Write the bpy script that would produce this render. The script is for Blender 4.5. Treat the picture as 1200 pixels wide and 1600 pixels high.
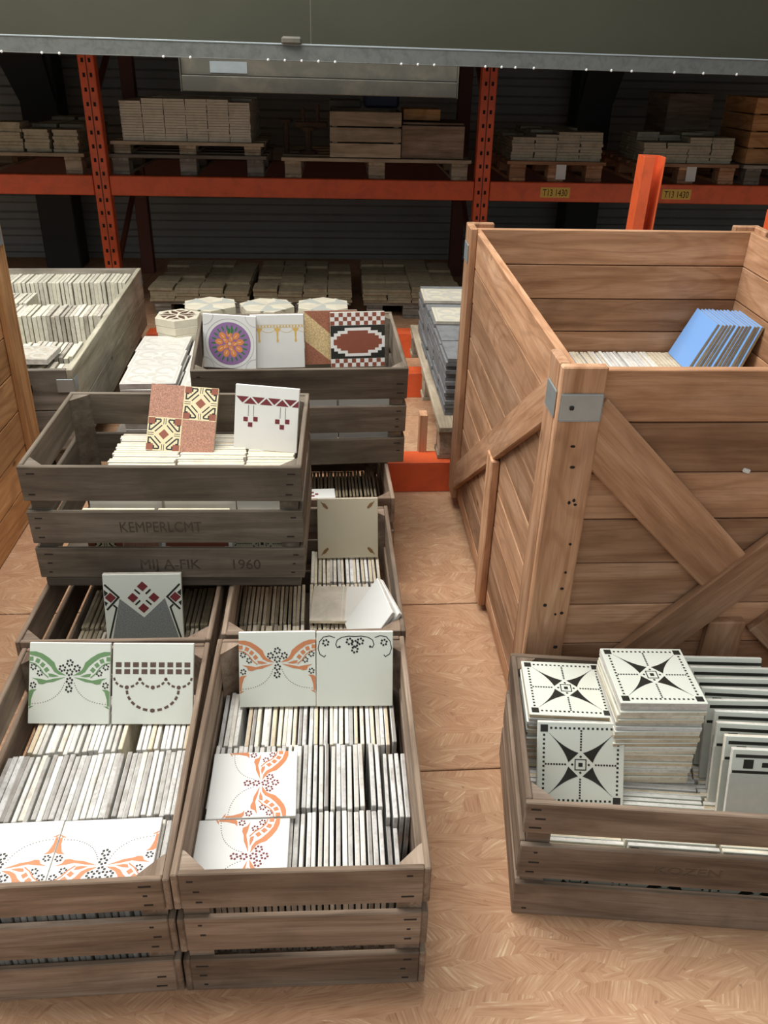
import bpy, bmesh, math, random
from mathutils import Matrix, Vector, Euler
random.seed(7)
D = bpy.data
SC = bpy.context.scene
COL = SC.collection
for o in list(D.objects): D.objects.remove(o)
R = math.radians
PI = math.pi

# ---------------------------------------------------------------- camera
cam_d = D.cameras.new('camera'); cam = D.objects.new('camera', cam_d); COL.objects.link(cam)
cam_d.sensor_fit = 'HORIZONTAL'; cam_d.sensor_width = 36.0; cam_d.lens = 36.0 * 1306.0 / 1200.0
cam_d.clip_start = 0.02; cam_d.clip_end = 60
rt, dn, fw = Vector((.9972, -.0713, .0205)), Vector((-.0158, -.4745, -.8801)), Vector((.0725, .8774, -.4743))
fw.normalize(); rt = (rt - fw * rt.dot(fw)).normalized(); dn = fw.cross(rt)
cam.matrix_world = Matrix(((rt.x, -dn.x, -fw.x, 0), (rt.y, -dn.y, -fw.y, 0), (rt.z, -dn.z, -fw.z, 1.437), (0, 0, 0, 1)))
SC.camera = cam

# ---------------------------------------------------------------- world, skylight, exposure
SC.view_settings.view_transform = 'Standard'; SC.view_settings.look = 'None'
SC.view_settings.exposure = 0.10; SC.view_settings.gamma = 1.0; SC.view_settings.use_curve_mapping = False
w = D.worlds.new('hall_ambience'); SC.world = w; w.use_nodes = True
bg = w.node_tree.nodes['Background']; bg.inputs[0].default_value = (.80, .86, .88, 1); bg.inputs[1].default_value = 0.44
def area(name, loc, sx, sy, e, col=(1, 1, 1), rot=(0, 0, 0)):
    l = D.lights.new(name, 'AREA'); l.shape = 'RECTANGLE'; l.size = sx; l.size_y = sy; l.energy = e; l.color = col
    o = D.objects.new(name, l); COL.objects.link(o); o.location = loc; o.rotation_euler = rot
    return o
area('roof_skylight', (-2.3, 2.35, 4.3), 5.8, 2.4, 400, (1.0, .97, .92))

area('rack_fill_light', (-.4, -2.8, 4.6), 6.0, 1.8, 55, (1.0, .98, .94))  # unseen fill light added behind the camera to brighten the rack fronts

# ---------------------------------------------------------------- material helpers
def new_mat(name):
    m = D.materials.new(name); m.use_nodes = True
    nt = m.node_tree; b = nt.nodes['Principled BSDF']
    return m, nt, b
def nd(nt, t, **kw):
    n = nt.nodes.new(t)
    for k, v in kw.items():
        if k.startswith('i_'):
            k = k[2:]; k = int(k) if k.isdigit() else k.replace('_', ' ')
            n.inputs[k].default_value = v
        else: setattr(n, k, v)
    return n
def ramp(nt, stops, fac=None):
    r = nt.nodes.new('ShaderNodeValToRGB'); e = r.color_ramp.elements
    while len(e) < len(stops): e.new(.5)
    for el, (p, c) in zip(e, stops):
        el.position = p; el.color = (c[0], c[1], c[2], 1)
    if fac is not None: nt.links.new(fac, r.inputs[0])
    return r
def mix(nt, a, b, f, mode='MIX'):
    n = nt.nodes.new('ShaderNodeMix'); n.data_type = 'RGBA'; n.blend_type = mode
    for s, v in ((n.inputs['Factor'], f), (n.inputs['A'], a), (n.inputs['B'], b)):
        if hasattr(v, 'is_output'): nt.links.new(v, s)
        elif isinstance(v, (int, float)): s.default_value = v
        else: s.default_value = (v[0], v[1], v[2], 1)
    return n.outputs['Result']
def rand_coord(nt, scale=(1, 1, 1)):
    """object coordinates, shifted per object so that copies of a board differ"""
    tc = nd(nt, 'ShaderNodeTexCoord'); oi = nd(nt, 'ShaderNodeObjectInfo')
    mu = nd(nt, 'ShaderNodeMath', operation='MULTIPLY'); nt.links.new(oi.outputs['Random'], mu.inputs[0]); mu.inputs[1].default_value = 53.0
    ad = nd(nt, 'ShaderNodeVectorMath', operation='ADD'); nt.links.new(tc.outputs['Object'], ad.inputs[0]); nt.links.new(mu.outputs[0], ad.inputs[1])
    ml = nd(nt, 'ShaderNodeVectorMath', operation='MULTIPLY'); nt.links.new(ad.outputs[0], ml.inputs[0]); ml.inputs[1].default_value = scale
    return ml.outputs[0], oi.outputs['Random'], ad.outputs[0]
def noise(nt, vec, scale, detail=4, rough=.55, dist=0.0):
    n = nd(nt, 'ShaderNodeTexNoise'); n.inputs['Scale'].default_value = scale; n.inputs['Detail'].default_value = detail
    n.inputs['Roughness'].default_value = rough; n.inputs['Distortion'].default_value = dist
    if vec is not None: nt.links.new(vec, n.inputs['Vector'])
    return n.outputs['Fac']
def bump(nt, b, h, strength=.3, dist=.002):
    n = nd(nt, 'ShaderNodeBump'); n.inputs['Strength'].default_value = strength; n.inputs['Distance'].default_value = dist
    nt.links.new(h, n.inputs['Height']); nt.links.new(n.outputs[0], b.inputs['Normal'])
def mathn(nt, op, a, b=None):
    n = nd(nt, 'ShaderNodeMath', operation=op)
    for i, v in enumerate((a, b)):
        if v is None: continue
        if hasattr(v, 'is_output'): nt.links.new(v, n.inputs[i])
        else: n.inputs[i].default_value = v
    return n.outputs[0]

def wood(name, dark, mid, light, stain, rings=0.0, stain_amt=.55, rough=.8, var=.22):
    m, nt, b = new_mat(name)
    v, rnd, raw = rand_coord(nt, (2.2, 24, 24))
    g = noise(nt, v, 1.0, 6, .6, .6)
    c = ramp(nt, [(.28, dark), (.5, mid), (.72, light)], g).outputs[0]
    vf = nd(nt, 'ShaderNodeVectorMath', operation='MULTIPLY'); nt.links.new(raw, vf.inputs[0]); vf.inputs[1].default_value = (9, 260, 260)
    fib = noise(nt, vf.outputs[0], 1.0, 3, .6)
    c = mix(nt, c, dark, mathn(nt, 'MULTIPLY', ramp(nt, [(.5, (0, 0, 0)), (.72, (1, 1, 1))], fib).outputs[0], .45))
    if rings:
        vr = nd(nt, 'ShaderNodeVectorMath', operation='MULTIPLY'); nt.links.new(raw, vr.inputs[0]); vr.inputs[1].default_value = (1.3, 7, 7)
        rn = noise(nt, vr.outputs[0], 1.0, 1.5, .4, .3)
        sn = mathn(nt, 'SINE', mathn(nt, 'MULTIPLY', rn, 62.0))
        rr = ramp(nt, [(.0, (0, 0, 0)), (.75, (.1, .1, .1)), (1, (1, 1, 1))], mathn(nt, 'MULTIPLY_ADD', sn, .5)).outputs[0]
        c = mix(nt, c, dark, mathn(nt, 'MULTIPLY', rr, rings))
    st = noise(nt, raw, 5.0, 4, .6, .4)
    c = mix(nt, c, stain, mathn(nt, 'MULTIPLY', ramp(nt, [(.48, (0, 0, 0)), (.75, (1, 1, 1))], st).outputs[0], stain_amt))
    # knots
    vk = nd(nt, 'ShaderNodeVectorMath', operation='MULTIPLY'); nt.links.new(raw, vk.inputs[0]); vk.inputs[1].default_value = (3.2, 6.5, 6.5)
    vo = nd(nt, 'ShaderNodeTexVoronoi'); vo.inputs['Scale'].default_value = 1.0; nt.links.new(vk.outputs[0], vo.inputs['Vector'])
    kn = ramp(nt, [(.03, (1, 1, 1)), (.075, (0, 0, 0))], vo.outputs['Distance']).outputs[0]
    c = mix(nt, c, [x * .35 for x in dark], mathn(nt, 'MULTIPLY', kn, .8))
    hs = nd(nt, 'ShaderNodeHueSaturation'); nt.links.new(c, hs.inputs['Color'])
    nt.links.new(mathn(nt, 'MULTIPLY_ADD', rnd, var * 2), hs.inputs['Value'])
    hs.inputs['Value'].links[0].from_node.inputs[2].default_value = 1 - var
    nt.links.new(hs.outputs[0], b.inputs['Base Color'])
    b.inputs['Roughness'].default_value = rough; b.inputs['Specular IOR Level'].default_value = .25
    bump(nt, b, mathn(nt, 'ADD', mathn(nt, 'MULTIPLY', fib, .6), g), .35, .0015)
    return m
M = {}
M['crate'] = wood('weathered_crate_wood', (.105, .070, .047), (.235, .170, .122), (.37, .29, .225), (.085, .060, .045))
M['crate_grey'] = wood('grey_brown_crate_wood', (.075, .060, .044), (.150, .122, .092), (.235, .195, .152), (.055, .046, .034))
M['pine'] = wood('aged_pine', (.25, .118, .058), (.46, .255, .142), (.60, .37, .235), (.20, .115, .068), rings=.32, stain_amt=.45, var=.30)
M['pine_orange'] = wood('orange_pine', (.30, .15, .06), (.52, .28, .12), (.66, .40, .20), (.20, .10, .045), rings=.5, stain_amt=.4)
M['pallet'] = wood('pallet_wood', (.22, .175, .12), (.42, .345, .25), (.56, .48, .37), (.16, .13, .095))
M['pallet_grey'] = wood('grey_pallet_wood', (.12, .105, .085), (.24, .215, .18), (.34, .31, .27), (.09, .08, .065))
M['bin'] = wood('grey_green_bin_wood', (.20, .185, .135), (.36, .335, .255), (.50, .47, .37), (.17, .16, .12))

def plain(name, col, rough=.5, metal=0.0, var=0.0, dirt=0.0, dirtcol=(.1, .09, .07), dscale=14, bmp=0.0, spec=.5):
    m, nt, b = new_mat(name)
    b.inputs['Roughness'].default_value = rough; b.inputs['Metallic'].default_value = metal; b.inputs['Specular IOR Level'].default_value = spec
    if dirt or var:
        v, rnd, raw = rand_coord(nt)
        n = noise(nt, raw, dscale, 6, .65, .5)
        c = mix(nt, col, dirtcol, mathn(nt, 'MULTIPLY', ramp(nt, [(.45, (0, 0, 0)), (.75, (1, 1, 1))], n).outputs[0], dirt))
        hs = nd(nt, 'ShaderNodeHueSaturation'); nt.links.new(c, hs.inputs['Color'])
        mm = nd(nt, 'ShaderNodeMath', operation='MULTIPLY_ADD'); nt.links.new(rnd, mm.inputs[0]); mm.inputs[1].default_value = 2 * var; mm.inputs[2].default_value = 1 - var
        nt.links.new(mm.outputs[0], hs.inputs['Value']); nt.links.new(hs.outputs[0], b.inputs['Base Color'])
        if bmp: bump(nt, b, n, bmp, .002)
    else:
        b.inputs['Base Color'].default_value = (*col, 1)
    return m
def biscuit(name, cols, dirt=.5, dirtcol=(.16, .12, .08)):
    """unglazed tile edge: colour differs from tile to tile, blotchy dirt along the edge"""
    m, nt, b = new_mat(name)
    v, rnd, raw = rand_coord(nt)
    rp = ramp(nt, [(i / max(1, len(cols) - 1), c) for i, c in enumerate(cols)], rnd)
    n = noise(nt, raw, 22, 5, .65, .3)
    n2 = noise(nt, raw, 90, 3, .6)
    c = mix(nt, rp.outputs[0], dirtcol, mathn(nt, 'MULTIPLY', ramp(nt, [(.45, (0, 0, 0)), (.8, (1, 1, 1))], n).outputs[0], dirt))
    c = mix(nt, c, [x * .6 for x in cols[0]], mathn(nt, 'MULTIPLY', ramp(nt, [(.5, (0, 0, 0)), (.75, (1, 1, 1))], n2).outputs[0], .4))
    nt.links.new(c, b.inputs['Base Color']); b.inputs['Roughness'].default_value = .85; b.inputs['Specular IOR Level'].default_value = .2
    bump(nt, b, mathn(nt, 'ADD', n, n2), .3, .001)
    return m
M['bis_white'] = biscuit('white_biscuit', [(.56, .53, .48), (.80, .78, .74), (.66, .63, .58), (.86, .85, .82), (.72, .66, .55)])
M['bis_cream'] = biscuit('cream_biscuit', [(.60, .48, .32), (.78, .70, .54), (.68, .58, .42), (.82, .76, .63), (.58, .45, .31)])
M['bis_grey'] = biscuit('grey_mortared_biscuit', [(.40, .38, .35), (.70, .69, .67), (.54, .52, .50), (.30, .28, .26), (.74, .73, .71)], .75)
M['bis_dark'] = biscuit('dusty_brown_biscuit', [(.30, .24, .15), (.46, .39, .26), (.36, .29, .19), (.24, .20, .14), (.52, .45, .31)], .6)
M['cement'] = biscuit('cement_tile_edge', [(.42, .39, .33), (.58, .54, .45), (.36, .33, .28), (.64, .61, .53)], .6)
M['cement_dark'] = biscuit('dark_cement_tile_edge', [(.20, .205, .21), (.20, .205, .21)], .7, (.08, .08, .08))
M['cement_top'] = biscuit('cement_tile_upper_edge', [(.66, .63, .52), (.78, .75, .63), (.58, .56, .47), (.72, .69, .55)], .35)
def glaze(name, col, dirt=.10, rough=.18):
    return plain(name, col, rough, dirt=dirt, dirtcol=[x * .55 for x in col], dscale=9, var=.02)
M['glz_white'] = glaze('white_glaze', (.78, .79, .76))
M['glz_green'] = glaze('pale_green_white_glaze', (.70, .73, .65))
M['glz_beige'] = glaze('beige_glaze', (.52, .47, .34))
M['glz_blue'] = glaze('sky_blue_glaze', (.20, .40, .80), .05)
M['matt_stone'] = glaze('pale_matt_tile', (.62, .60, .55), .3, .6)
M['matt_cream'] = glaze('cream_cement_face', (.62, .58, .46), .35, .6)
M['matt_stain'] = glaze('stained_tile_back', (.58, .52, .42), .8, .8)
def ink(name, c, rough=.3): M[name] = plain(name, c, rough, dirt=.12, dirtcol=[min(1, x * 1.6 + .03) for x in c], dscale=60)
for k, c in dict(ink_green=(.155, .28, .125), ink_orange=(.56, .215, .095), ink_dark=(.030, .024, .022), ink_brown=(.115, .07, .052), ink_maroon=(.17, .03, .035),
                 ink_redbrown=(.27, .085, .05), ink_pink=(.42, .20, .13), ink_cream=(.74, .64, .40), ink_black=(.022, .023, .02), ink_grey=(.20, .215, .21),
                 ink_white=(.85, .85, .82), ink_purple=(.30, .17, .37), ink_petal=(.74, .27, .09), ink_leaf=(.05, .20, .07), ink_gold=(.72, .47, .13), ink_line=(.42, .40, .44),
                 ink_peach=(.85, .55, .33), ink_sand=(.70, .53, .27), ink_stencil=(.072, .056, .041), ink_palegrey=(.50, .52, .47), ink_pale=(.74, .70, .55), ink_faint=(.57, .555, .50),
                 ink_midbrown=(.20, .10, .035)).items(): ink(k, c)
def terrazzo(name, col):
    m, nt, b = new_mat(name)
    v, rnd, raw = rand_coord(nt); n = noise(nt, raw, 420, 2, .7)
    nt.links.new(ramp(nt, [(.35, [x * .6 for x in col]), (.65, [min(1, x * 1.35) for x in col])], n).outputs[0], b.inputs['Base Color']); b.inputs['Roughness'].default_value = .55
    M[name] = m
terrazzo('speck_pink', (.42, .21, .14)); terrazzo('speck_grey', (.195, .21, .205)); terrazzo('speck_sand', (.68, .51, .26)); terrazzo('speck_red', (.36, .14, .08))
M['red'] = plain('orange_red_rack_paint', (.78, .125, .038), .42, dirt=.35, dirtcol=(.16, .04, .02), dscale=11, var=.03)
M['red_dark'] = plain('dark_rack_red', (.12, .035, .022), .6, dirt=.3, dirtcol=(.04, .02, .015))  # darker red for the rear frames, braces and upright groove
M['steel'] = plain('galvanised_steel', (.15, .16, .15), .5, .4, dirt=.7, dirtcol=(.075, .08, .075), dscale=30, bmp=.05)
M['bracket'] = plain('zinc_bracket', (.42, .48, .50), .4, .6, dirt=.3, dirtcol=(.2, .22, .22))
M['lamp'] = plain('dusty_lamp_housing', (.085, .082, .066), .55, dirt=.4, dirtcol=(.25, .21, .15), dscale=7)
M['hole'] = plain('punched_hole', (.012, .008, .007), .9)
M['yellow'] = plain('yellow_label', (.75, .50, .10), .6)
M['paper'] = plain('white_paper', (.72, .72, .70), .7)
M['film'] = plain('wrapped_tile_edges', (.66, .63, .52), .35, dirt=.45, dirtcol=(.30, .27, .20), dscale=16)
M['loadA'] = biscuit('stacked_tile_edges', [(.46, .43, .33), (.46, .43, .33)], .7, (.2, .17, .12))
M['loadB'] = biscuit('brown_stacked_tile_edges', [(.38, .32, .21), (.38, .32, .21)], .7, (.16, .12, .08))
M['bluebox'] = plain('dark_blue_plastic', (.025, .035, .075), .5)
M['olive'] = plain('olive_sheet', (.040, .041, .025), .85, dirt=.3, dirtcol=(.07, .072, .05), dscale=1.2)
M['cladding'] = plain('dark_cladding', (.30, .315, .305), .6, dirt=.4, dirtcol=(.18, .19, .185), dscale=2.0)
M['column'] = plain('dark_steel_column', (.03, .032, .032), .7)
M['rust'] = plain('rusty_iron', (.09, .05, .03), .8, dirt=.4, dirtcol=(.03, .02, .015))
M['nail'] = plain('rust_streak', (.022, .016, .013), .85)

def osb():
    m, nt, b = new_mat('strand_board')
    tc = nd(nt, 'ShaderNodeTexCoord'); P = tc.outputs['Object']
    layers = []
    for i, (sc, ang, cell, spread) in enumerate(((1, .3, 6.0, 3.1), (1, 1.7, 9.0, 2.8), (1, 4.0, 12.0, 2.4))):
        mp = nd(nt, 'ShaderNodeMapping'); nt.links.new(P, mp.inputs[0]); mp.inputs['Rotation'].default_value = (0, 0, ang * .12); mp.inputs['Location'].default_value = (i * 3.3, i * 1.7, 0)
        mp.inputs['Scale'].default_value = (.7, 2.4, 1)
        vo = nd(nt, 'ShaderNodeTexVoronoi'); vo.inputs['Scale'].default_value = cell; nt.links.new(mp.outputs[0], vo.inputs['Vector'])
        sp = nd(nt, 'ShaderNodeSeparateColor'); nt.links.new(vo.outputs['Color'], sp.inputs[0])
        vr = nd(nt, 'ShaderNodeVectorRotate'); vr.rotation_type = 'Z_AXIS'; nt.links.new(P, vr.inputs['Vector'])
        nt.links.new(mathn(nt, 'MULTIPLY', mathn(nt, 'SUBTRACT', sp.outputs[0], .5), spread), vr.inputs['Angle'])
        ml = nd(nt, 'ShaderNodeVectorMath', operation='MULTIPLY'); nt.links.new(vr.outputs[0], ml.inputs[0]); ml.inputs[1].default_value = (6, 36, 1)
        v2 = nd(nt, 'ShaderNodeTexVoronoi'); v2.inputs['Scale'].default_value = 1.0; nt.links.new(ml.outputs[0], v2.inputs['Vector'])
        s2 = nd(nt, 'ShaderNodeSeparateColor'); nt.links.new(v2.outputs['Color'], s2.inputs[0])
        ml2 = nd(nt, 'ShaderNodeVectorMath', operation='MULTIPLY'); nt.links.new(vr.outputs[0], ml2.inputs[0]); ml2.inputs[1].default_value = (14, 230, 1)
        fib = noise(nt, ml2.outputs[0], 1.0, 4, .65, .4)
        val = mathn(nt, 'ADD', mathn(nt, 'MULTIPLY', s2.outputs[1], .17), mathn(nt, 'MULTIPLY', fib, .83))
        layers.append((val, sp.outputs[1]))
    v = layers[0][0]
    for val, sel in layers[1:]:
        n = nd(nt, 'ShaderNodeMix'); n.data_type = 'FLOAT'
        nt.links.new(mathn(nt, 'GREATER_THAN', sel, .45), n.inputs['Factor']); nt.links.new(v, n.inputs['A']); nt.links.new(val, n.inputs['B'])
        v = n.outputs['Result']
    c = ramp(nt, [(.22, (.28, .130, .066)), (.38, (.405, .218, .122)), (.50, (.46, .262, .150)), (.62, (.52, .320, .190)), (.72, (.66, .48, .31))], v).outputs[0]
    spk = noise(nt, P, 55, 2, .5)
    c = mix(nt, c, (.16, .085, .05), mathn(nt, 'MULTIPLY', ramp(nt, [(.72, (0, 0, 0)), (.80, (1, 1, 1))], spk).outputs[0], .6))
    big = noise(nt, P, 1.7, 3, .6)
    c = mix(nt, c, (.33, .235, .14), mathn(nt, 'MULTIPLY', ramp(nt, [(.45, (0, 0, 0)), (.7, (1, 1, 1))], big).outputs[0], .35))
    nt.links.new(c, b.inputs['Base Color']); b.inputs['Roughness'].default_value = .7; b.inputs['Specular IOR Level'].default_value = .25
    bump(nt, b, v, .12, .002)
    return m
M['osb'] = osb()

# ---------------------------------------------------------------- mesh helpers
CACHE = {}
def box_mesh(sx, sy, sz, bev=.0015, key=''):
    """bevelled box centred on the origin (cached: alike pieces share data)"""
    k = (round(sx, 4), round(sy, 4), round(sz, 4), bev, key)
    if k in CACHE: return CACHE[k]
    bm = bmesh.new(); bmesh.ops.create_cube(bm, size=1)
    bmesh.ops.scale(bm, vec=(sx, sy, sz), verts=bm.verts)
    if bev: bmesh.ops.bevel(bm, geom=bm.edges[:], offset=bev, segments=1, affect='EDGES')
    me = D.meshes.new('box'); bm.to_mesh(me); bm.free(); CACHE[k] = me
    return me
def link(name, me, mats, parent=None, mat4=None):
    """mesh data with its material(s) already set is shared; mats is a name or list"""
    mats = [mats] if isinstance(mats, str) else list(mats)
    key = ('m', me.name, tuple(mats))
    if len(me.materials) == 0:
        for x in mats: me.materials.append(M[x])
    elif [s.name for s in me.materials] != [M[x].name for x in mats]:
        if key not in CACHE:
            c = me.copy(); c.materials.clear()
            for x in mats: c.materials.append(M[x])
            CACHE[key] = c
        me = CACHE[key]
    o = D.objects.new(name, me); COL.objects.link(o)
    if parent is not None: o.parent = parent
    if mat4 is not None: o.matrix_basis = mat4
    return o
def T(x, y, z): return Matrix.Translation((x, y, z))
def RX(a): return Matrix.Rotation(a, 4, 'X')
def RY(a): return Matrix.Rotation(a, 4, 'Y')
def RZ(a): return Matrix.Rotation(a, 4, 'Z')
def tag(o, label, cat, group=None):
    o['label'] = label; o['category'] = cat
    if group: o['group'] = group
    return o
def struct(o, label=None):
    o['kind'] = 'structure'
    if label: o['label'] = label
    return o
def empty(name, m4=None):
    o = D.objects.new(name, None); COL.objects.link(o); o.empty_display_size = .05
    if m4 is not None: o.matrix_basis = m4
    return o
def board(name, L, th, wd, mat, parent, m4, bev=.002):
    """board whose length is local X, thickness local Y, width local Z"""
    return link(name, box_mesh(L, th, wd, bev), mat, parent, m4)
def poly_mesh(name, verts, faces):
    me = D.meshes.new(name); me.from_pydata(verts, [], faces); me.update(); return me
def boxes_mesh(name, bl):
    """many plain boxes (x0,y0,z0,x1,y1,z1) in one mesh"""
    vs, fs = [], []
    for (a, b, c, d, e, f) in bl:
        n = len(vs)
        vs += [(a, b, c), (d, b, c), (d, e, c), (a, e, c), (a, b, f), (d, b, f), (d, e, f), (a, e, f)]
        fs += [tuple(n + i for i in q) for q in ((0, 3, 2, 1), (4, 5, 6, 7), (0, 1, 5, 4), (1, 2, 6, 5), (2, 3, 7, 6), (3, 0, 4, 7))]
    return poly_mesh(name, vs, fs)
def text_mesh(txt, size, ext=.0002, align='CENTER'):
    cu = D.curves.new('t', 'FONT'); cu.body = txt; cu.size = size; cu.extrude = ext; cu.align_x = align; cu.resolution_u = 3
    o = D.objects.new('t', cu); COL.objects.link(o)
    dg = bpy.context.evaluated_depsgraph_get(); me = D.meshes.new_from_object(o.evaluated_get(dg))
    D.objects.remove(o); me.materials.clear(); me.name = 'lettering'
    return me

# ---------------------------------------------------------------- the setting
fl = struct(empty('floor'), 'strand board deck of butted panels')
def floor_panel(x0, x1, y0, y1):
    g = .0025
    me = box_mesh(x1 - x0 - 2 * g, y1 - y0 - 2 * g, .022, .002)
    return link('floor_panel', me, 'osb', fl, T((x0 + x1) / 2, (y0 + y1) / 2, -.011 + random.uniform(-.0012, 0)))
xs = [-6.0, -3.6, -1.25, .9, 3.4, 6.0]
ys = [-2.0, .12, 1.402, 2.072, 3.6, 5.1, 7.3]
for i in range(len(xs) - 1):
    for j in range(len(ys) - 1): floor_panel(xs[i], xs[i + 1], ys[j], ys[j + 1])
# back wall of horizontal trapezoid cladding
WY = 7.05
bw = struct(empty('wall_back'), 'dark horizontally ribbed metal cladding')
def cladding_sheet(x0, x1, z0, z1, y):
    vs, fs = [], []; z = z0; k = 0
    prof = [(0, 0), (.055, 0), (.07, .022), (.11, .022), (.125, 0)]
    pts = []
    while z < z1:
        for dz, dy in prof[:-1]: pts.append((z + dz, dy))
        z += .125
    pts.append((z, 0))
    for (zz, dy) in pts: vs += [(x0, y - dy, zz), (x1, y - dy, zz)]
    n0 = len(vs)
    for i in range(len(pts) - 1): fs.append((2 * i, 2 * i + 1, 2 * i + 3, 2 * i + 2))
    vs += [(x0, y + .06, z0), (x1, y + .06, z0), (x1, y + .06, z), (x0, y + .06, z)]
    fs.append((n0, n0 + 3, n0 + 2, n0 + 1))
    return poly_mesh('cladding', vs, fs)
for x0, x1 in ((-6, -3), (-3.002, -.05), (-.052, 2.9), (2.898, 6)):
    link('cladding_sheet', cladding_sheet(x0, x1, -.02, 3.5, WY), 'cladding', bw)
struct(link('wall_left', box_mesh(.1, 9.4, 5.2, 0), 'cladding', None, T(-6.05, 2.65, 2.6)), 'dark side wall of the hall')
struct(link('wall_right', box_mesh(.1, 9.4, 5.2, 0), 'cladding', None, T(6.05, 2.65, 2.6)), 'dark side wall of the hall')
struct(link('ceiling', box_mesh(12, 3.1, .08, 0), 'cladding', None, T(0, 5.75, 3.56)), 'low dark roof over the racking')
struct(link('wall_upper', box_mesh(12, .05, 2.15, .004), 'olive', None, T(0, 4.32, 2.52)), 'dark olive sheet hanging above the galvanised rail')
for x, y, n in ((-1.93, 6.75, 1), (2.02, 6.75, 2)):
    c = empty('trim_%d' % n, T(x, y, 0)); struct(c, 'dark steel roof column against the cladding')
    link('column_shaft', box_mesh(.26, .25, 2.9, .01), 'column', c, T(0, 0, 1.45))
    bm = bmesh.new()
    pr = [(-.12, 1.2), (.12, 1.2), (.22, 1.6), (.55, 2.4), (.2, 2.4), (-.05, 1.7)] if n == 2 else [(-.12, 1.15), (.12, 1.15), (.05, 1.6), (-.2, 2.3), (-.6, 2.3), (-.3, 1.6)]
    a = [bm.verts.new((px, -.16, pz)) for px, pz in pr]; b2 = [bm.verts.new((px, .1, pz)) for px, pz in pr]
    bm.faces.new(a); bm.faces.new(b2[::-1])
    for i in range(len(pr)): bm.faces.new((a[i], b2[i], b2[(i + 1) % len(pr)], a[(i + 1) % len(pr)]))
    bmesh.ops.recalc_face_normals(bm, faces=bm.faces)
    me = D.meshes.new('brace'); bm.to_mesh(me); bm.free(); link('haunch', me, 'column', c)

# galvanised rail with lip, and the lamp housing behind it
rail = empty('galvanised_rail', T(0, 4.0, 1.456) @ RY(.0072)); tag(rail, 'long galvanised steel rail running across in front of the racking', 'rail')
rl = 12.0
link('web', box_mesh(rl, .004, .056, 0), 'steel', rail, T(0, 0, .004))
link('upper_lip', box_mesh(rl, .045, .006, .001), 'bracket', rail, T(0, .018, .0355))
link('lower_lip', box_mesh(rl, .045, .004, .001), 'steel', rail, T(0, .02, -.0245))
link('rail_clip', box_mesh(.085, .05, .03, .008), 'lamp', rail, T(-.10, .0, .049))
for px in (-2, -1.93, -1.84, -1.66, -1.6, -1.28, -1.12, -1.05, -.63, -.52, -.2, -.13, -.06, .01, .08, .36, .43, .5, .72, .79, .85, .93, 1.16, 1.27, 1.36, 1.55, 1.68, 1.83, 1.99, 2.2):
    bmx = CACHE.get('drop')
    if bmx is None:
        bm = bmesh.new(); bmesh.ops.create_icosphere(bm, subdivisions=1, radius=.006); bmx = D.meshes.new('drop'); bm.to_mesh(bmx); bm.free(); CACHE['drop'] = bmx
    link('white_dot', bmx, 'paper', rail, T(px, -.003, -.024))  # small white beads standing in for the pale dots along the lower edge
tag(link('hanging_cord', box_mesh(.003, .003, 1.9, 0), 'lamp', None, T(-.02, 4.02, 2.43)), 'thin cord hanging down to the galvanised rail', 'cord')
lamp = empty('lamp_housing', T(.02, 4.20, 1.366) @ RY(.006)); tag(lamp, 'long dusty grey lamp housing hanging under the galvanised rail', 'lamp')
link('upper_panel', box_mesh(1.21, .10, .068, .003), 'lamp', lamp, T(0, 0, .034))
link('lower_panel', box_mesh(1.21, .13, .062, .003), 'lamp', lamp, T(0, 0, -.032))
link('end_plate', box_mesh(.004, .135, .136, .001), 'lamp', lamp, T(-.607, 0, .002)); link('end_plate', box_mesh(.004, .135, .136, .001), 'lamp', lamp, T(.607, 0, .002))
link('hanger', box_mesh(.02, .16, .006, 0), 'steel', lamp, T(-.5, .06, .071)); link('hanger', box_mesh(.02, .16, .006, 0), 'steel', lamp, T(.5, .06, .071))
link('sticker', box_mesh(.16, .002, .045, 0), 'bracket', lamp, T(-.40, -.051, .033))

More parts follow.
